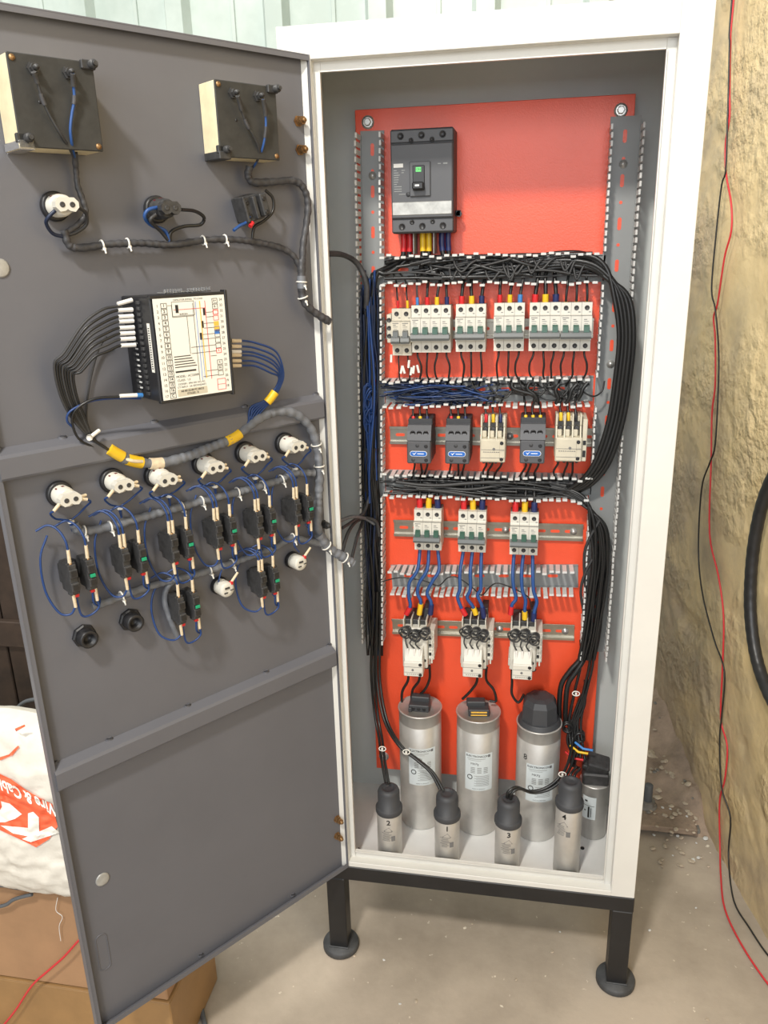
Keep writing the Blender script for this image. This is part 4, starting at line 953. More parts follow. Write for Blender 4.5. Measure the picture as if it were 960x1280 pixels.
# pilot lamps
ENDS = []; LEND = []
def pilot(ring, cap_, label, m='mcb', L_=40, tilt=0, wires=True, group='white pilot lamp bodies on the door'):
    o = ditem('pilot_lamp', ring[0], ring[1], 3, label, 'lamp', group)
    ENDS.clear(); T_ = Matrix.Translation(V(o.location)/S) @ Matrix.Rotation(DROT, 4, 'Z')
    part('nut_ring', 'pring', lambda g: g.lathe([(16, 0), (17.5, 2), (17.5, 7), (15.5, 9), (14, 9)], 24, 'y'), M['bk'], o)
    def body(g):
        g.lathe([(13.2, 4), (13.2, 24), (12.2, 25), (11.8, L_-8), (10.5, L_-7)], 24, 'y')
        g.prismy([(-14, -3), (-14, 3), (-9, 8), (9, 8), (14, 3), (14, -3), (9, -8), (3, -7), (0, -5), (-3, -7), (-9, -8)], -L_-3, -L_+8)
    part('body', 'pbody'+m, body, M[m], o)
    part('red_window', 'pwin', lambda g: g.box(-8.6, -5.6, -19, -15, 9, 11.3).box(-1.5, 1.5, -22, -17, 12, 13.5), M['dred'], o)['label'] = 'dark red marking'
    for x in (-6, 6): part('terminal_screw', 'pscr', lambda g: g.lathe([(3.2, 0), (3.2, .6), (2.2, .7), (0, .3)], 12, 'y'), M['bk2'], o, (x, -L_-3, 0))
    if wires:
        for v, k in (((-22, -L_+4, -12), 0), ((24, -L_+6, -7), 1), ((26, -L_+14, -3), 2)):
            s0 = V((-9 if k == 0 else 9, -L_+8, -3)); ENDS.append(T_ @ V(v)); obj('ferrule', MB().cyl(s0, V(v), 2.6, 2.2, 9), M['fer'], o)
    return o
lamps = [((74, 617), (90.6, 628), 'leftmost'), ((139.6, 600.6), (155, 611), 'second'), ((194, 594), (216, 596), 'third'), ((253, 579), (273.5, 584), 'fourth'), ((305.6, 565.5), (324, 573.5), 'fifth'), ((355, 554), (374, 562), 'rightmost')]
for r_, c_, nm in lamps:
    pilot(r_, c_, '%s of the six white lamp bodies in the slanting row' % nm); LEND.append(list(ENDS))
pilot((68, 258), (84, 257), 'white switch body below the left panel meter', group=None, wires=False)
for pts, m, l in (([(70, 262, 30), (60, 272, 26), (58, 280, 20), (66, 292, 14), (80, 296, 12)], 'wdb', 'dark blue lead looping left from the white switch body'),
                  ([(96, 258, 36), (107, 266, 28), (108, 280, 18), (96, 290, 14), (84, 294, 12)], 'wkg', 'dark lead looping right from the white switch body')):
    dwire(pts, 2.2, m, l, None)
pilot((195, 262), (216, 258.6), 'black switch body in the upper middle of the door', 'bk2', 42, group=None, wires=False)
for pts, m, l in (([(205, 258, 30), (186, 262, 30), (181, 272, 26), (190, 282, 18), (206, 288, 14), (212, 302, 12)], 'wbb', 'blue lead curling left from the black switch body'),
                  ([(226, 262, 42), (244, 264, 30), (255, 272, 24), (250, 281, 18), (230, 283, 16), (214, 290, 14), (212, 303, 12)], 'wk', 'thick black lead looping right from the black switch body'),
                  ([(195, 268, 30), (188, 276, 28), (200, 288, 16), (210, 300, 12)], 'wkg', 'thin dark lead under the black switch body')):
    dwire(pts, 2.4, m, l, None)
# tilted white end lamps
for q, l in (((273.5, 731.6), 'white slotted buzzer body hanging under the lower bundle'), ((365, 699.6), 'white slotted buzzer body nearest the hinge')):
    o = ditem('buzzer', q[0], q[1], 3, l, 'buzzer', 'white slotted buzzer bodies')
    part('nut_ring', 'bzring', lambda g: g.lathe([(13, 0), (14.5, 2), (14.5, 6), (13, 8)], 24, 'y'), M['bk'], o)
    part('body', 'bzbody', lambda g: g.lathe([(11.6, 4), (12.4, 8), (12.4, 27), (11, 29.5), (6, 30), (0, 30)], 24, 'y'), M['mcb'], o)
    part('slot_mark', 'bzslot', lambda g: g.box(-5, 3, -31, -29.5, 2, 5).box(-7, -1, -31, -29.5, -5, -3).box(4, 10, -31, -29.5, -2, -.8), M['bk2'], o)
    part('terminal', 'bzterm', lambda g: g.box(6, 11, -30, -24, 6, 12, 1), M['red'], o)
    obj('ferrule', MB().cyl((9, -27, 10), (20, -30, 24), 2.3, 2, 8), M['fer'], o)
for pts, l in (([(374, 722-32, 20), (368, 682, 22), (368, 672, 16)], 'thin blue lead into the buzzer nearest the hinge'), ([(273, 728, 14), (276, 716, 14), (280, 706, 14)], 'thin grey-blue lead into the buzzer under the bundle')):
    dwire(pts, 1.2, 'wb', l, None)
# black rocker switch block, upper right
o = ditem('switch_block', 313, 260, 22, 'black rectangular switch block below the right panel meter', 'switch')
g = MB(); g.T = Matrix.Rotation(-.25, 4, 'Y'); g.box(-15, 15, -32, -.5, -17, 17, 1.5).box(-19, -15, -38, -12, -16, 18, 1).box(-4, 2, -40, -30, -15, 15, 1).box(6, 17, -44, -26, -14, 16, 1.5); obj('housing', g, M['bk2'], o)
g = MB(); g.T = Matrix.Rotation(-.25, 4, 'Y')
for x in (-10, 11):
    for z in (-9, 9): g.lathe([(3, 0), (3, 1), (2, 1.2), (0, .4)], 10, 'y', c=(x, -32 if x < 0 else -44, z))
obj('terminal_screw', g, M['bk'], o); obj('red_tip', MB().cyl((-6, -34, -20), (-12, -36, -25), 3, n=8), M['red'], o)
for pts, m, l in (([(332, 238, 20), (341, 248, 20), (341, 264, 20), (330, 276, 18), (318, 284, 14), (315, 300, 12)], 'wk', 'black lead looping right of the black switch block'),
                  ([(292, 288, 34), (300, 282, 32), (308, 278, 30), (312, 270, 34)], 'wbb', 'short blue lead under the black switch block')):
    dwire(pts, 2.2, m, l, None)
# grommets
for q, l in (((106, 795), 'black threaded grommet, lower left on the door'), ((163.5, 775), 'black threaded grommet, nearer the lowest switch pair')):
    o = ditem('cable_grommet', q[0], q[1], 4, l, 'grommet', 'black grommets')
    obj('flange', MB().lathe([(17, 0), (17, 4), (15, 6), (13, 6)], 8, 'y', smooth=False), M['bk'], o)
    obj('sleeve', MB().lathe([(13, 4), (13, 20), (11.5, 21), (8.5, 21), (8, 8), (0, 8)], 24, 'y'), M['bk'], o)

# ------------------------------------------------------------------ contact blocks (switch rears) and their blue wires
pairs = [((90.6, 722), (110, 717), 'leftmost', 'row'), ((154, 700), (176, 698), 'second', 'row'), ((214.6, 683), (234, 679), 'third', 'row'), ((271, 665), (287, 663), 'fourth', 'row'), ((320.5, 654), (337.7, 650), 'fifth', 'row'), ((367.5, 638), (384.7, 635), 'rightmost', 'row'),
         ((223, 760), (242.7, 757), 'lone lower', 'low'), ((325, 727), (342, 725), 'lone lower right', 'low')]
def block(g): 
    g.box(-5.5, 5.5, -44, -12, -21, 21, 1).box(-4.5, 4.5, -12, -2, -14, 14, 1).box(-5.5, 5.5, -47, -43, -16, -4, 1).box(-5.5, 5.5, -47, -43, 3, 15, 1).box(-6, 6, -40, -30, -23, -19, .6).box(-6, 6, -40, -30, 19, 23, .6)
for i, (a, c, nm, rw) in enumerate(pairs):
    desc = '%s switch pair' % nm
    lab = {'row': '%s of six black switch contact pairs in the slanting row' % nm, 'low': ''}[rw] or ('black switch contact pair below the lower bundle, beside the curved sleeve' if i == 6 else 'black switch contact pair below the lower bundle, right of the buzzer')
    m_ = ((a[0]+c[0])/2, (a[1]+c[1])/2); o = ditem('switch_contacts', m_[0], m_[1], 35, lab, 'switch', 'black contact block pairs')
    obj('mounting_collar', MB().lathe([(15, 0), (15, 6), (12, 8), (12, 12), (0, 12)], 20, 'y'), M['bk'], o)
    for s_ in (-1, 1):
        part('contact_block', 'cb', block, M['bk2'], o, (s_*12, 0, 0))
        for z in (-10, 9): part('terminal_hole', 'cbh', lambda g: g.box(-3, 3, -.8, .6, -3.5, 3.5), M['bk'], o, (s_*12, -47, z))
    part('terminal_screw', 'cbs', lambda g: [g.lathe([(2.2, 0), (2.2, 1), (0, 1.2)], 8, 'y', c=(sx, -40, sz)) for sx in (-12, 12) for sz in (-20.5, 20.5)], M['brass'], o, (0, 0, 0))
    obj('green_tab', MB().box(8.5, 15.5, -49, -46.5, -2, 2.5, .4), M['green_b'], o); 
    for x, sgn in ((-9.5, -1), (12.5, -1)): part('red_tip', 'rt', lambda g: g.box(-3, 3, -40, -34, -27, -22, .8), M['red'], o, (x, 0, 0))
    tops_ = [(-15, 1), (-9, 1), (12, 1)] if i not in (0, 6) else [(-12, 1), (12, 1)]
    T = Matrix.Translation(V(o.location)/S) @ Matrix.Rotation(DROT, 4, 'Z')
    for x, s_ in tops_: part('ferrule', 'ftop', lambda g: g.cyl((0, 0, 0), (0, -1, 20), 2.5, 2.2, 9), M['fer'], o, (x, -38, 21))
    for x in (-14, 16): part('ferrule', 'fbot', lambda g: g.cyl((0, 0, 0), (1, 1, -20), 2.5, 2.2, 9), M['fer'], o, (x, -38, -21))
    up = .0
    for k, (x, s_) in enumerate(tops_):
        hgt = 34 if rw == 'row' else 18
        pts = [T @ V((x, -39, 40)), T @ V((x-1, -38, 40+hgt*.4)), T @ V((x-5, -30, 40+hgt*.8)), T @ V((x-14, -20, 40+hgt)), T @ V((x-28, -14, 34+hgt))]
        wire(pts, 1.5, 'wb', 'blue wire, %s top lead of the %s' % (['left', 'middle', 'right'][k if len(tops_) == 3 else k*2], desc), 'blue wires around the door switches')
    pts = [T @ V((-13, -37, -40)), T @ V((-20, -34, -50)), T @ V((-32, -26, -46)), T @ V((-42, -18, -14)), T @ V((-40, -14, 30)), T @ V((-26, -12, 58))]
    if rw == 'low': pts = [T @ V((-13, -37, -40)), T @ V((-26, -34, -46)), T @ V((-42, -24, -34)), T @ V((-46, -16, -2)), T @ V((-40, -14, 26)), T @ V((-24, -12, 44))]
    wire(pts, 1.5, 'wb', 'blue wire looping from under the %s up its left side' % desc, 'blue wires around the door switches')
    pts = [T @ V((17, -37, -40)), T @ V((18, -36, -52)), T @ V((6, -34, -60)), T @ V((-6, -34, -56)), T @ V((-10, -36, -27))]
    wire(pts, 1.5, 'wb', 'blue bridging loop hanging under the %s' % desc, 'blue wires around the door switches')
    pts = [T @ V((12, -38, -26)), T @ V((12, -36, -42)), T @ V((20, -30, -52)), T @ V((26, -22, -46)), T @ V((22, -14, -36))]
    wire(pts, 1.4, 'wb', 'short blue tail under the right block of the %s' % desc, 'blue wires around the door switches')
# lamp leads drop to the upper bundle
for i, (r_, c_, nm) in enumerate(lamps):
    x, y = c_
    gx, gy = x-2+(-3 if i else 0), y+24
    for k, (dx, dy, l) in enumerate(((-24, 14, 'left'), (20, 10, 'right'))):
        e_ = LEND[i][0 if k == 0 else 1]; q_ = proj(e_); s_ = -1 if k == 0 else 1
        wire([e_, dr(q_.x+s_*4, q_.y+3, 30), dr(q_.x+(2 if k == 0 else -2), q_.y+9, 22), dr((q_.x+gx)/2, (q_.y+8+gy)/2, 16), dr(gx, gy, 12), dr(gx+2, gy+12, 10)], 1.4, 'wb', 'blue %s lead dropping from the %s white lamp' % (l, nm), 'blue leads of the white lamps')
    tag(obj('cable_tie', MB().ball((0, 0, 0), 4.2, 8, (1.3, 1, .7)), M['tie'], None, dr(gx, gy, 13)), 'small white tie gathering the leads of the %s white lamp' % nm, 'cable tie', 'ties under the white lamps')

# ------------------------------------------------------------------ controller
nC = 82; c = dr(187, 372, nC); u = (c-DH).dot(DU); wC, hC = 108, 132
o = empty('power_factor_controller', duz(u, c.z-ZB-hC, 0), DROT, 'black electronic controller with a white wiring-diagram label on its back', 'controller'); CTL = o
obj('housing', MB().box(0, wC, -nC+2, -.5, 0, hC, 1.5).box(-1, wC+1, -nC-1, -nC+6, -2, 2, .6).box(-1, wC+1, -nC-1, -nC+6, hC-2, hC+2, .6).box(wC-1, wC+3, -nC-2, -nC+10, -4, hC+4, .8), M['bk'], o)
g = MB()
for k in range(17): g.box(-2.5, 1, -30, -22, 6+k*7.3, 10.5+k*7.3, .6).box(-2.5, 1, -54, -46, 6+k*7.3, 10.5+k*7.3, .6)
obj('terminal_strip', g, M['bk2'], o)
g = MB()
for k in range(9): g.box(-3.2, -2.2, -38, -32, 14+k*7.3, 16+k*7.3)
obj('screw_row', g, M['finger'], o)
sl = obj('side_sticker', MB().box(-.8, -.2, -74, -67, 38, 100), M['label'], o)
g = MB(); 
for k in range(18): g.box(-1.1, -.7, -72.5, -69, 42+k*3, 43.4+k*3)
obj('printed_marks', g, M['printk'], sl)
lb = obj('label', MB().box(3, wC-2, -nC+.8, -nC+1.9, 2, hC-2), M['label'], o); yl = -nC+.6
lb.location.y = -2*S; yl = -1.5-nC+.4
def tl(s, x, z, size, m='printk', bold=0): txt(s, size, m, lb, (x, -nC+.65, z), bold=bold)
for k in range(17):
    z = hC-11-k*7.15; tl(str(k+1), 8, z, 5); tl(str(k+1) if k < 16 else 'C', 17, z-.0, 5, bold=.1)
    z2 = hC-8-k*7.15; tl(str(34-k), wC-8, z2, 4.6)
g = MB()
def ring_(g, x, z, w_, h_, t=.45):
    y0_, y1_ = -nC+.45, -nC+.85
    g.box(x-w_, x+w_, y0_, y1_, z+h_-t, z+h_).box(x-w_, x+w_, y0_, y1_, z-h_, z-h_+t).box(x-w_, x-w_+t, y0_, y1_, z-h_, z+h_).box(x+w_-t, x+w_, y0_, y1_, z-h_, z+h_)
for k in range(17): ring_(g, 17, hC-11-k*7.15, 4.2, 3.2)
for k in (0, 1, 5, 6, 7, 8, 11, 12, 13): ring_(g, wC-17, hC-9-k*7.3, 4, 3.2)
ring_(g, 44, hC-16, 16, 9, .35)
y0_, y1_ = -nC+.45, -nC+.85
g.box(22, 28, y0_, y1_, hC-11.4, hC-11).box(27.6, 28, y0_, y1_, hC-26, hC-11).box(28, 58, y0_, y1_, hC-26.2, hC-25.8)
for x, z in ((74, hC-22), (70, hC-38), (66, hC-53)): g.box(x-1.5, x+1.5, y0_, y1_, z-4.5, z+4.5)
g.box(33, 37, y0_, y1_, hC-21, hC-11)
for z, x in ((hC-23, 76), (hC-29, 76), (hC-37, 72), (hC-43, 72), (hC-51, 68), (hC-57, 68), (hC-66, 50), (hC-74, 50), (hC-80, 78), (hC-99, 70), (hC-106, 64)): g.box(x, wC-21, y0_, y1_, z-.25, z+.25)
g.box(58, 58.4, y0_, y1_, hC-110, hC-10).box(24, 54, y0_, y1_, 35.5, 37.5)
g.box(48, 48.4, y0_, y1_, hC-74, hC-26)
for k in range(5): g.box(24, 56-k*2, y0_, y1_, 42+k*3.4, 43+k*3.4)
obj('diagram_lines', g, M['printk'], lb)
obj('diagram_lines', MB().box(62, 62.5, y0_, y1_, 22, hC-8).box(66.2, 66.6, y0_, y1_, 24, hC-55).box(wC-21, wC-13.5, y0_, y1_, hC-52, hC-46), M['pblue'], lb)['label'] = 'blue diagram lines'
obj('diagram_lines', MB().box(68, 69.2, y0_, y1_, 24, hC-8).box(wC-21, wC-13.5, y0_, y1_, hC-41.5, hC-35.5).box(wC-21, wC-13.5, y0_, y1_, hC-48.8, hC-42.8), M['pyel'], lb)['label'] = 'yellow diagram lines'
g = MB().box(76, 76.6, y0_, y1_, 22, hC-8).box(30, 76, y0_, y1_, hC-17.3, hC-16.8); ring_(g, wC-17, hC-23.6, 4, 3.2, .8); ring_(g, wC-17, hC-31, 4, 3.2, .5); ring_(g, wC-17, hC-74, 4, 3.2, .6); ring_(g, wC-17, 13, 6.5, 7.5, .5); g.box(wC-23.5, wC-10.5, y0_, y1_, 12.8, 13.2)
obj('diagram_lines', g, M['pred'], lb)['label'] = 'red diagram lines'
tl('CAPACITOR BYPASS   TO LOAD', 52, hC-5, 3, 'printk'); tl('BURDEN', 44, hC-23, 3)
tl('A+', wC-17, hC-9, 4); tl('B-', wC-17, hC-16.3, 4); tl('N', wC-17, hC-96.6, 4.2, bold=.1); tl('E', wC-17, hC-89.3, 4); tl('R', wC-17, hC-67.4-6.6, 4, 'pred')
tl('MODEL : AC2200R', 41, 30, 4.2); tl('CLASS : 1.0', 35, 25, 4.0); tl('SYSTEM : 3PH 4W 415 AC', 46, 20, 3.6); tl('CT INPUT : 5A SECONDARY', 46, 16, 3.4)
obj('yellowed_strip', MB().box(24, 68, y0_, y1_, 4.5, 13.5), M['cream'], lb); txt('AB 80122.08 PC 00533', 3.6, 'printk', lb, (46, -nC+.4, 10.8), bold=.08); txt('STAGES : 8', 3.6, 'printk', lb, (46, -nC+.4, 6.8), bold=.08)
for x, w_ in ((32, 30), (66, 36)):
    g = MB().box(x, x+w_, -60, -40, hC+2, hC+4, .6)
    for k in range(int(w_/4)): g.box(x+k*4, x+k*4+1.5, -62, -58, hC+3, hC+8, .4)
    obj('clear_clip', g, M['clear'], o)
for x in (30, 84): obj('clear_clip', MB().box(x-7, x+7, -50, -42, -8, -1, 1), M['clear'], o)
# wires into its terminals
T = Matrix.Translation(V(o.location)/S) @ Matrix.Rotation(DROT, 4, 'Z')
ys = [379, 387, 395, 401, 409, 416, 423, 431]
order = ['top', 'second', 'third', 'fourth', 'fifth', 'sixth', 'seventh', 'eighth']
for k, y in enumerate(ys):
    e = dr(163+k*.6, y, 40); xx = 66+k*3.2; bl = 148
    pts = [e, dr(146+k*.6, y+1+(3 if k == 0 else 0), 42), dr(128-k*1+k*2, y+8, 44), dr(104+k*2, y+26-k*1.5, 42), dr(80+k*3.0, y+(62-k*4), 36), dr(68+k*3.4, 455+k*2, 30), dr(74+k*3.2, 490+k, 24), dr(88+k*2.5, 520, 20), dr(108+k*1.2, 543+k*.6, 18), dr(128+k, 558+k*.5, 16), dr(150, 570+k*.6, 14), dr(170, 576+k*.5, 13)]
    w_ = wire(pts, 1.7, 'wk' if k % 3 else 'wkg', 'black wire in the %s left terminal of the controller, arcing down the door' % order[k], 'black wires arcing from the controller')
    a0, a1 = dr(165+k*.6, y-(4 if k == 0 else 0), 42), dr(147+k*.6, y+1, 42); b0 = w_.location/S
    obj('ferrule', MB().cyl(a0-b0, a1-b0, 2.9, 2.6, 9), M['ferw'], w_)
w_ = wire([dr(176, 494, 42), dr(150, 496, 40), dr(120, 498, 34), dr(97, 510, 28), dr(90, 525, 22), dr(98, 548, 18), dr(120, 560, 14), dr(150, 573, 12), dr(172, 580, 10)], 1.7, 'wk', 'black wire in the bottom left terminal of the controller', None)
obj('ferrule', MB().cyl(dr(171, 494, 43)-w_.location/S, dr(150, 495, 42)-w_.location/S, 2.8, 2.6, 9), M['ferw'], w_); obj('blue_end', MB().cyl(dr(178, 494, 43)-w_.location/S, dr(171, 494, 43)-w_.location/S, 3, n=9), M['lblu'], w_)
dwire([(176, 498, 38), (140, 498, 34), (112, 502, 30), (88, 514, 26), (84, 526, 22), (92, 535, 18)], 1.5, 'wb', 'blue wire beside the bottom left terminal of the controller', None)
dwire([(133, 420, 10), (122, 440, 6), (112, 480, 4), (108, 520, 4), (112, 545, 8)], 1.3, 'wkg', 'thin grey wire hanging straight behind the black arc', None)
tag(obj('yellow_tape', MB().tube([dr(136, 561, 15), dr(144, 566, 15), dr(153, 571, 15)], 8, 12), M['yel']), 'yellow tape band around the black wires at the bottom of the arc', 'tape')
tag(obj('cable_tie', MB().tube([dr(110, 550, 24), dr(116, 544, 26), dr(124, 538, 22)], 2.6, 8).ball(dr(112, 547, 26), 4.5, 8), M['tie']), 'cream tie knotted round the black wires left of the yellow tape', 'cable tie')
dwire([(150, 571, 16), (165, 576, 22), (178, 577, 20)], 2.6, 'fer', 'cream marker sleeve between the yellow tape and the grey wrap', None, name='wire_marker', cat='wire marker')
yr = [426, 433, 439.5, 444, 451, 457]
for k, y in enumerate(yr):
    pts = [dr(292+k*.4, y, 40), dr(303, y, 42), dr(320, y+(2-k)*.4+2, 42), dr(338+(5-k)*1.5, y+12-(k-2)*1, 40), dr(352+(2-k)*1.2, 466+k, 34), dr(350-k, 484, 28), dr(340-k*1.6, 500, 22), dr(326-k*2.6, 515-k, 18), dr(318-k*3+(8 if k > 3 else 0), 528+k, 16), dr(312-k, 540-k*2, 12)]
    w_ = wire(pts, 1.5, 'wb', 'blue wire in the %s right terminal of the controller' % order[k], 'blue wires from the controller to the grey harness')
    obj('ferrule', MB().cyl(dr(289, y, 42)-w_.location/S, dr(301, y, 42)-w_.location/S, 2.9, 2.6, 9), M['fer' if k != 2 else 'ferw'], w_)
tag(obj('yellow_tape', MB().tube([dr(344, 490, 28), dr(339, 497, 26), dr(334, 503, 24)], 6.5, 12), M['yel']), 'yellow tape band around the blue wires below the controller', 'tape')

# ------------------------------------------------------------------ cables on the right wall
red = [(917, 0), (913, 56), (912, 112), (912, 146), (907, 180), (907.5, 216), (914, 255), (914, 289), (905.6, 322), (897, 379), (892, 397), (894, 424), (894, 480), (890, 517), (889, 574), (887, 667), (898, 720), (904.5, 772), (903, 836), (901, 898), (909, 933), (906, 974), (899.5, 1002), (900, 1060), (901, 1095), (906, 1136), (927, 1181), (960, 1230), (990, 1262)]
blk = [(915, 0), (912, 56), (911, 100), (909, 165), (907, 214), (902, 232), (895.5, 289), (889.5, 360), (894, 386), (898, 431), (898, 480), (894, 555), (887, 579), (877, 611), (873, 686), (878, 742), (892.5, 799), (905.6, 840), (902, 896), (899.5, 926), (902, 984), (913, 1022), (910.5, 1070), (917, 1125), (937, 1160), (960, 1194), (990, 1225)]
ex = V((0, 0, 500))
wire([wl(*red[0], 10)+ex]+[wl(x, y, 10 if y < 1000 else 4) for x, y in red], 2.1, 'wred', 'long thin red wire hanging down the yellow wall to the floor', None, k=5)
wire([wl(*blk[0], 13)+ex]+[wl(x, y, 13 if y < 1000 else 6) for x, y in blk], 1.9, 'wk', 'long thin black wire twisted with the red one on the yellow wall', None, k=5)
hp = [onplane(x, y, WALLP-WALLN*26, WALLN) for x, y in ((1030, 520), (985, 565), (958, 615), (945, 665), (939, 715), (938, 765), (944, 815), (956, 855), (975, 890), (1010, 920))]
q = spl(hp, 14); tag(obj('black_hose', MB().tube([v-q[0] for v in q], 12.5, 18, ribs=lambda i: 1+.025*math.sin(i*1.6)), M['hose'], None, q[0]), 'thick black cable bowing along the yellow wall at the right edge', 'cable')

# ------------------------------------------------------------------ corner behind the cabinet: steel base plate, anchor bolt, rubble
a = fl(790, 1050); 
g = MB().box(560, 818, 458, 800, 14, 30, 2); bp = tag(obj('steel_base_plate', g, M['dust']), 'dusty steel base plate on the floor in the corner behind the cabinet', 'plate')
tag(obj('support_beam', MB().box(575, 830, 480, 780, .5, 13.5, 1), M['ledge']), 'thin steel beam lying under the dusty base plate', 'beam')
p = fl(809, 1007, 30)
an = empty('anchor_bolt', (p.x, p.y, 30), 0, 'grey anchor bolt with washer and nut standing on the dusty base plate', 'bolt')
obj('washer', MB().lathe([(24, 0), (24, 4), (10, 4.5)], 24), M['ledge'], an); obj('nut', MB().lathe([(19, 4), (19, 17), (0, 17)], 6, smooth=False), M['ledge'], an)
obj('stud', MB().lathe([(10.5, 17), (10.5, 62), (9, 64), (0, 64)], 18), M['ghose'], an)
def rock(r, rnd):
    b_ = MB(); b_.ball((0, 0, 0), 1, 8); vs = []
    for v in b_.v:
        v = V(v); s_ = 1+.35*noise.noise(v*1.3+V((rnd.random()*9, 0, 0))); vs.append((v.x*s_*r, v.y*s_*r*rnd.uniform(.6, .9), v.z*s_*r*rnd.uniform(.25, .5)+r*.2))
    b_.v = vs; b_.sm = [False]*len(b_.sm); return b_
rnd = random.Random(5); 
spots = [((832, 905), 34, 20, 'largest pale plaster chip lying high in the corner rubble'), ((822, 912), 26, 6, 'broken plaster flake beside the largest pale chip'), ((812, 945), 30, 6, 'dark plaster lump behind the anchor bolt')]
def hf(x, y):
    t = (y-470)/420; s_ = max(0, (959-.2*y-x)/(150+190*t)); q_ = V((x, y, 0))
    if t <= 0 or s_ > 1: return 0
    return ((1-s_)**1.3*(30+150*t)+6+26*noise.noise(q_*.02)*(1-s_*.5)+11*abs(noise.noise(q_*.07)))*min(1, t*6, (1-s_)*6)-2
def heap():
    # sloping heap of debris against the wall
    g = MB(); nx, ny = 26, 26; vs = []
    for j in range(ny+1):
        for i in range(nx+1):
            s_ = i/nx; t = j/ny; y = 470+t*420; xw = 947-.2*y+12; x = xw-(150+190*t)*s_; q_ = V((x, y, 0))
            h_ = (1-s_)**1.3*(30+150*t)+6+26*noise.noise(q_*.02)*(1-s_*.5)+11*abs(noise.noise(q_*.07))
            edge = min(1, t*6, (1-s_)*6); vs.append((x, y, max(-3, h_*edge+29*(1 if t > .03 else 0)*min(1, (1-s_)*8)*0+(-2))))
    g.add(vs, [(j*(nx+1)+i, j*(nx+1)+i+1, (j+1)*(nx+1)+i+1, (j+1)*(nx+1)+i) for j in range(ny) for i in range(nx)], True)
    o = tag(obj('debris_heap', g, M['dust']), 'brown heap of dust and debris sloping against the wall corner', 'debris', None, 'stuff')
heap()
for q, r, z, l in spots:
    p = fl(*q, 85+z); tag(obj('plaster_chip', rock(r*.8, rnd), M['rubble'], None, p, (rnd.uniform(-.2, .2), rnd.uniform(-.2, .2), rnd.uniform(0, 3))), l, 'rubble')
for i in range(90):
    px = rnd.uniform(812, 895); py = rnd.uniform(940, 1085)
    p = fl(px, py, 2); 
    if p.x > 947-.2*p.y-10: continue
    if 470 < p.y < 800 and p.x < 830: p = fl(px, py, 31)
    tag(obj('plaster_crumb', rock(rnd.uniform(3, 8), rnd), M['rubble'] if i % 4 else M['finger'], None, p, (0, 0, rnd.uniform(0, 3))), 'small crumb of plaster among the crumbs at the foot of the right wall', 'rubble', 'plaster crumbs by the wall corner')
for i in range(70):
    y = rnd.uniform(500, 860); x = 947-.2*y-rnd.uniform(15, 150+120*(y-470)/420)
    tag(obj('plaster_crumb', rock(rnd.uniform(3, 12), rnd), M['rubble'] if i % 4 else M['ledge'], None, (x, y, max(hf(x, y), 31 if x < 818 and y < 800 else 0)), (0, 0, rnd.uniform(0, 3))), 'plaster crumb or stone lying on the brown debris heap in the corner', 'rubble', 'crumbs on the debris heap')
for i, q in enumerate([(443, 1195), (480, 1200), (520, 1252), (500, 1255), (645, 1225), (700, 1165), (870, 1160), (812, 1163), (590, 1155), (735, 1130), (690, 1190), (870, 1135), (884, 1275), (765, 1080), (940, 1210)]):
    tag(obj('plaster_crumb', rock(rnd.uniform(2.5, 5), rnd), M['finger'] if i % 2 else M['rubble'], None, fl(*q, 0), (0, 0, rnd.uniform(0, 3))), 'tiny pale crumb lying loose on the open floor around the cabinet legs', 'rubble', 'loose crumbs on the floor')

# ------------------------------------------------------------------ left : boxes, sack, cables, dark cupboard
BY = -292
xr = aty(213, 1262, BY).x; ztop = aty(60, 1118, BY).z; zs = aty(0, 1222, BY).z
def carton(x0, x1, y0, y1, za, zb_, label, m, tape):
    o = empty('cardboard_box', ((x0+x1)/2, (y0+y1)/2, za), 0, label, 'box'); cx, cy = (x0+x1)/2, (y0+y1)/2; h_ = zb_-za
    obj('carton', MB().box(x0-cx, x1-cx, y0-cy, y1-cy, 0, h_-2, 2), M[m], o)
    for s_ in (-1, 1): obj('flap', MB().box(x0-cx+1, x1-cx-1, (-(y1-y0)/2 if s_ < 0 else 2), (-2 if s_ < 0 else (y1-y0)/2), h_-2, h_, .5), M[m], o)
    if tape: obj('packing_tape', MB().box(x0-cx+1, x1-cx-1, y0-cy-.8, y0-cy+.5, h_-52, h_-1, .3), M['card2'], o)
    return o
carton(xr-470, xr, BY, BY+190, 1, zs-1, 'lower cardboard box behind the door, with shiny brown tape', 'card2', False)
carton(xr-480, xr-4, BY+3, BY+185, zs+1, ztop, 'upper cardboard box behind the door, carrying the white sack', 'card', False)
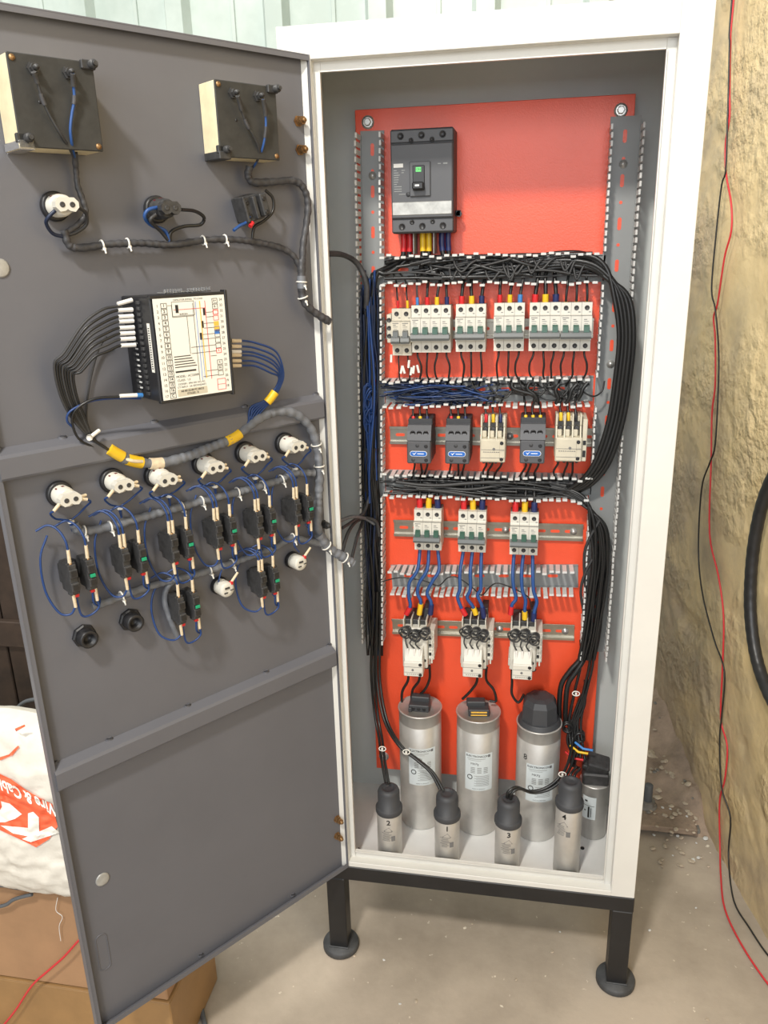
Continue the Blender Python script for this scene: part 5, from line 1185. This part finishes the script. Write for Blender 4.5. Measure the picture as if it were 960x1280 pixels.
# torn tape scuffs on the cartons
def sack():
    x0, x1 = xr-520, xr-30; zb_ = ztop+1; hgt = aty(20, 905, BY+40).z-zb_
    def surf(s_, t, front=True):
        # s_ 0..1 along x, t 0..1 up
        cx = 2*s_-1; cz = 2*t-1; edge = max(0, 1-abs(cx)**5)*max(0, 1-abs(cz)**(6 if cz < 0 else 3.2))
        bulge = 62*edge**.5; q_ = V((s_*5, t*4, 1.0 if front else 7.0))
        n_ = 9*noise.noise(q_*1.1)+7*abs(noise.noise(q_*2.7+V((0, 3, 0))))+5*abs(noise.noise(V((s_*6+t*9, t*16, 2))))+2.5*noise.noise(q_*7)
        x = x0+(x1-x0)*s_+6*noise.noise(V((t*5, 0, 3))); z = zb_+hgt*t*(1-.05*abs(cx))+(4*noise.noise(V((s_*7, 4, 0))) if t > .5 else 0)
        z += -.10*(x-x1+150)*0
        ymid = BY+30+52*t
        return V((x, ymid-(bulge+n_*edge**.3) if front else ymid+(bulge*.8+n_*.5*edge**.3), max(zb_, z)))
    ns, nt = 70, 60; g = MB()
    for fr in (True, False):
        vs = [surf(i/ns, j/nt, fr) for j in range(nt+1) for i in range(ns+1)]
        g.add(vs, [(j*(ns+1)+i, j*(ns+1)+i+1, (j+1)*(ns+1)+i+1, (j+1)*(ns+1)+i) for j in range(nt) for i in range(ns)], True)
    o = tag(obj('woven_sack', g, mat('white_woven_sack', (.68, .64, .56), .6, var=.1, vscale=12, bump=.5, bscale=60, bdist=.003)), 'white woven sack with upside-down orange print, lying on the cardboard boxes', 'sack')
    def onto(px, py, off):                    # photo point to the sack's front surface
        best = None; sx = sy = .5
        p = aty(px, py, BY)
        for _ in range(12):
            s_ = (p.x-x0)/(x1-x0); t = (p.z-zb_)/hgt; q_ = surf(min(1, max(0, s_)), min(1, max(0, t))); p = aty(px, py, q_.y)
        return V((p.x, p.y-off, p.z))
    def flat(poly, off, m, name, cuts=5):
        import bmesh
        bm = bmesh.new(); vs = [bm.verts.new((x, y, 0)) for x, y in poly]; bm.faces.new(vs)
        bmesh.ops.triangulate(bm, faces=bm.faces[:])
        for _ in range(cuts): bmesh.ops.subdivide_edges(bm, edges=[e for e in bm.edges if e.calc_length() > 3], cuts=1); bmesh.ops.triangulate(bm, faces=bm.faces[:])
        for v in bm.verts: v.co = onto(v.co.x, v.co.y, off)*S
        me = bpy.data.meshes.new(name); bm.to_mesh(me); bm.free(); me.materials.append(m); return link(name, me, o)
    orange = mat('orange_sack_print', (.85, .13, .05), .6)
    flat([(-60, 940), (-20, 957), (0, 966), (15, 973), (33, 986), (50, 996), (66, 1004), (73, 1032), (62, 1048), (46, 1058), (28, 1049), (0, 1036), (-60, 1005)], 2.2, orange, 'orange_band')
    for (x0_, y0_), (x1_, y1_) in (((0, 948), (14, 943)), ((14, 943), (24, 932)), ((20, 912), (32, 906))): 
        dx, dy = x1_-x0_, y1_-y0_; l_ = math.hypot(dx, dy); nx_, ny_ = -dy/l_*2, dx/l_*2
        flat([(x0_+nx_, y0_+ny_), (x1_+nx_*.6, y1_+ny_*.6), (x1_-nx_*.6, y1_-ny_*.6), (x0_-nx_, y0_-ny_)], 1.6, orange, 'orange_stroke', 3)
    wm = M['label']
    def letters(poly): return flat(poly, 3.4, wm, 'lettering', 3)
    # big K and E, printed upside down: drawn as strokes read from the photograph
    letters([(36.5, 1015), (43, 1013), (50, 1020), (50.5, 1041), (38, 1038.5), (36.5, 1034)])              # upper arm of K
    letters([(2, 1030), (36, 1033), (50, 1040), (43, 1045), (18, 1040)])
    letters([(29, 1047), (66, 1031), (76, 1039), (40, 1051)])
    letters([(3, 1000), (14, 1003), (29, 1016), (20, 1022), (8, 1026), (0, 1026), (-4, 1020), (14, 1018), (18, 1014), (4, 1007)])
    me = text_mesh('Wire & Cables', 16, 0, bold=.5)
    import bmesh
    bm = bmesh.new(); bm.from_mesh(me); bmesh.ops.triangulate(bm, faces=bm.faces[:])
    for _ in range(1): bmesh.ops.subdivide_edges(bm, edges=bm.edges[:], cuts=1)
    # baseline direction in the photo: upside down, running from (75,1018) to (0,978)
    dx, dy = V((-38, -18.5)).normalized()
    for v in bm.verts:
        a_, b_ = v.co.x/S*1.02, v.co.y/S*1.25
        px, py = 37+a_*dx*.92-b_*(-dy)*1.0, 999+a_*dy*.92+b_*(-dx)*1.0
        px, py = 32.5+a_*dx-b_*dy*.0+b_*.25, 993+a_*dy+b_*1.0
        v.co = onto(px, py, 3.4)*S
    bm.to_mesh(me); bm.free(); me.materials.clear(); me.materials.append(wm); link('lettering', me, o)
    return o
sack()
tag(obj('grey_cable', MB().tube(spl([aty(x, y, -90) for x, y in ((62, 872), (45, 874), (30, 878), (20, 888), (15, 902), (16, 915), (18, 940))], 8), 4, 9), M['ghose']), 'grey cable looping above the white sack', 'cable')
for k, (pts, r) in enumerate(((((-60, 1104), (0, 1106), (20, 1109), (45, 1112)), 4), (((-60, 1140), (0, 1133), (18, 1124), (40, 1118)), 3.2))):
    tag(obj('grey_cable', MB().tube(spl([aty(x, y, BY-10) for x, y in pts], 8), r, 9), M['ghose']), ['dark cable squeezed under the white sack', 'dark cable drooping over the front of the upper cardboard box'][k], 'cable')
wire([aty(x, y, BY-14) for x, y in ((130, 1145), (100, 1174), (80, 1196), (62, 1212), (40, 1232), (20, 1262), (4, 1282), (-20, 1310))], 2.0, 'wred', 'bright red wire slanting across the front of the cardboard boxes', None)
wire([fl(x, y, 5) for x, y in ((186, 1255), (178, 1270), (168, 1300))], 4, 'yel', 'short length of yellow cable on the floor under the door', None, n=9)
wire([fl(x, y, 5) for x, y in ((262, 1205), (252, 1225), (250, 1250), (258, 1290))], 5, 'ghose', 'dark grey cable on the floor beneath the door', None, n=9)
# plastic wrap scuffs: curled thread on the box
wire([aty(x, y, BY-4) for x, y in ((72, 1122), (70, 1138), (78, 1146), (74, 1158), (76, 1176))], .6, 'ferw', 'white frayed thread dangling from the sack corner', None)
# dark wooden cupboard in the left background
cx0, cx1, cy0, cy1, ch = -1260, -640, 120, 520, 1180
cb_ = empty('wooden_cupboard', ((cx0+cx1)/2, (cy0+cy1)/2, 0), 0, 'dark brown wooden cupboard in the left background behind the door', 'cupboard')
c0 = V(((cx0+cx1)/2, (cy0+cy1)/2, 0)); hx, hy = (cx1-cx0)/2, (cy1-cy0)/2
obj('carcass', MB().box(-hx, hx, -hy+14, hy, 0, ch, 2), M['wood'], cb_)
for k in range(8):
    w_ = 2*hx/8; part('plank', 'plank', lambda g: g.box(2, w_-2, -12, 12, 40, ch-20, 2), M['wood'], cb_, (-hx+k*w_, -hy+2, 0))
for z in (60, 620, ch-80): obj('crossbar', MB().box(-hx, hx, -hy-26, -hy-10, z, z+60, 2), M['wood'], cb_)
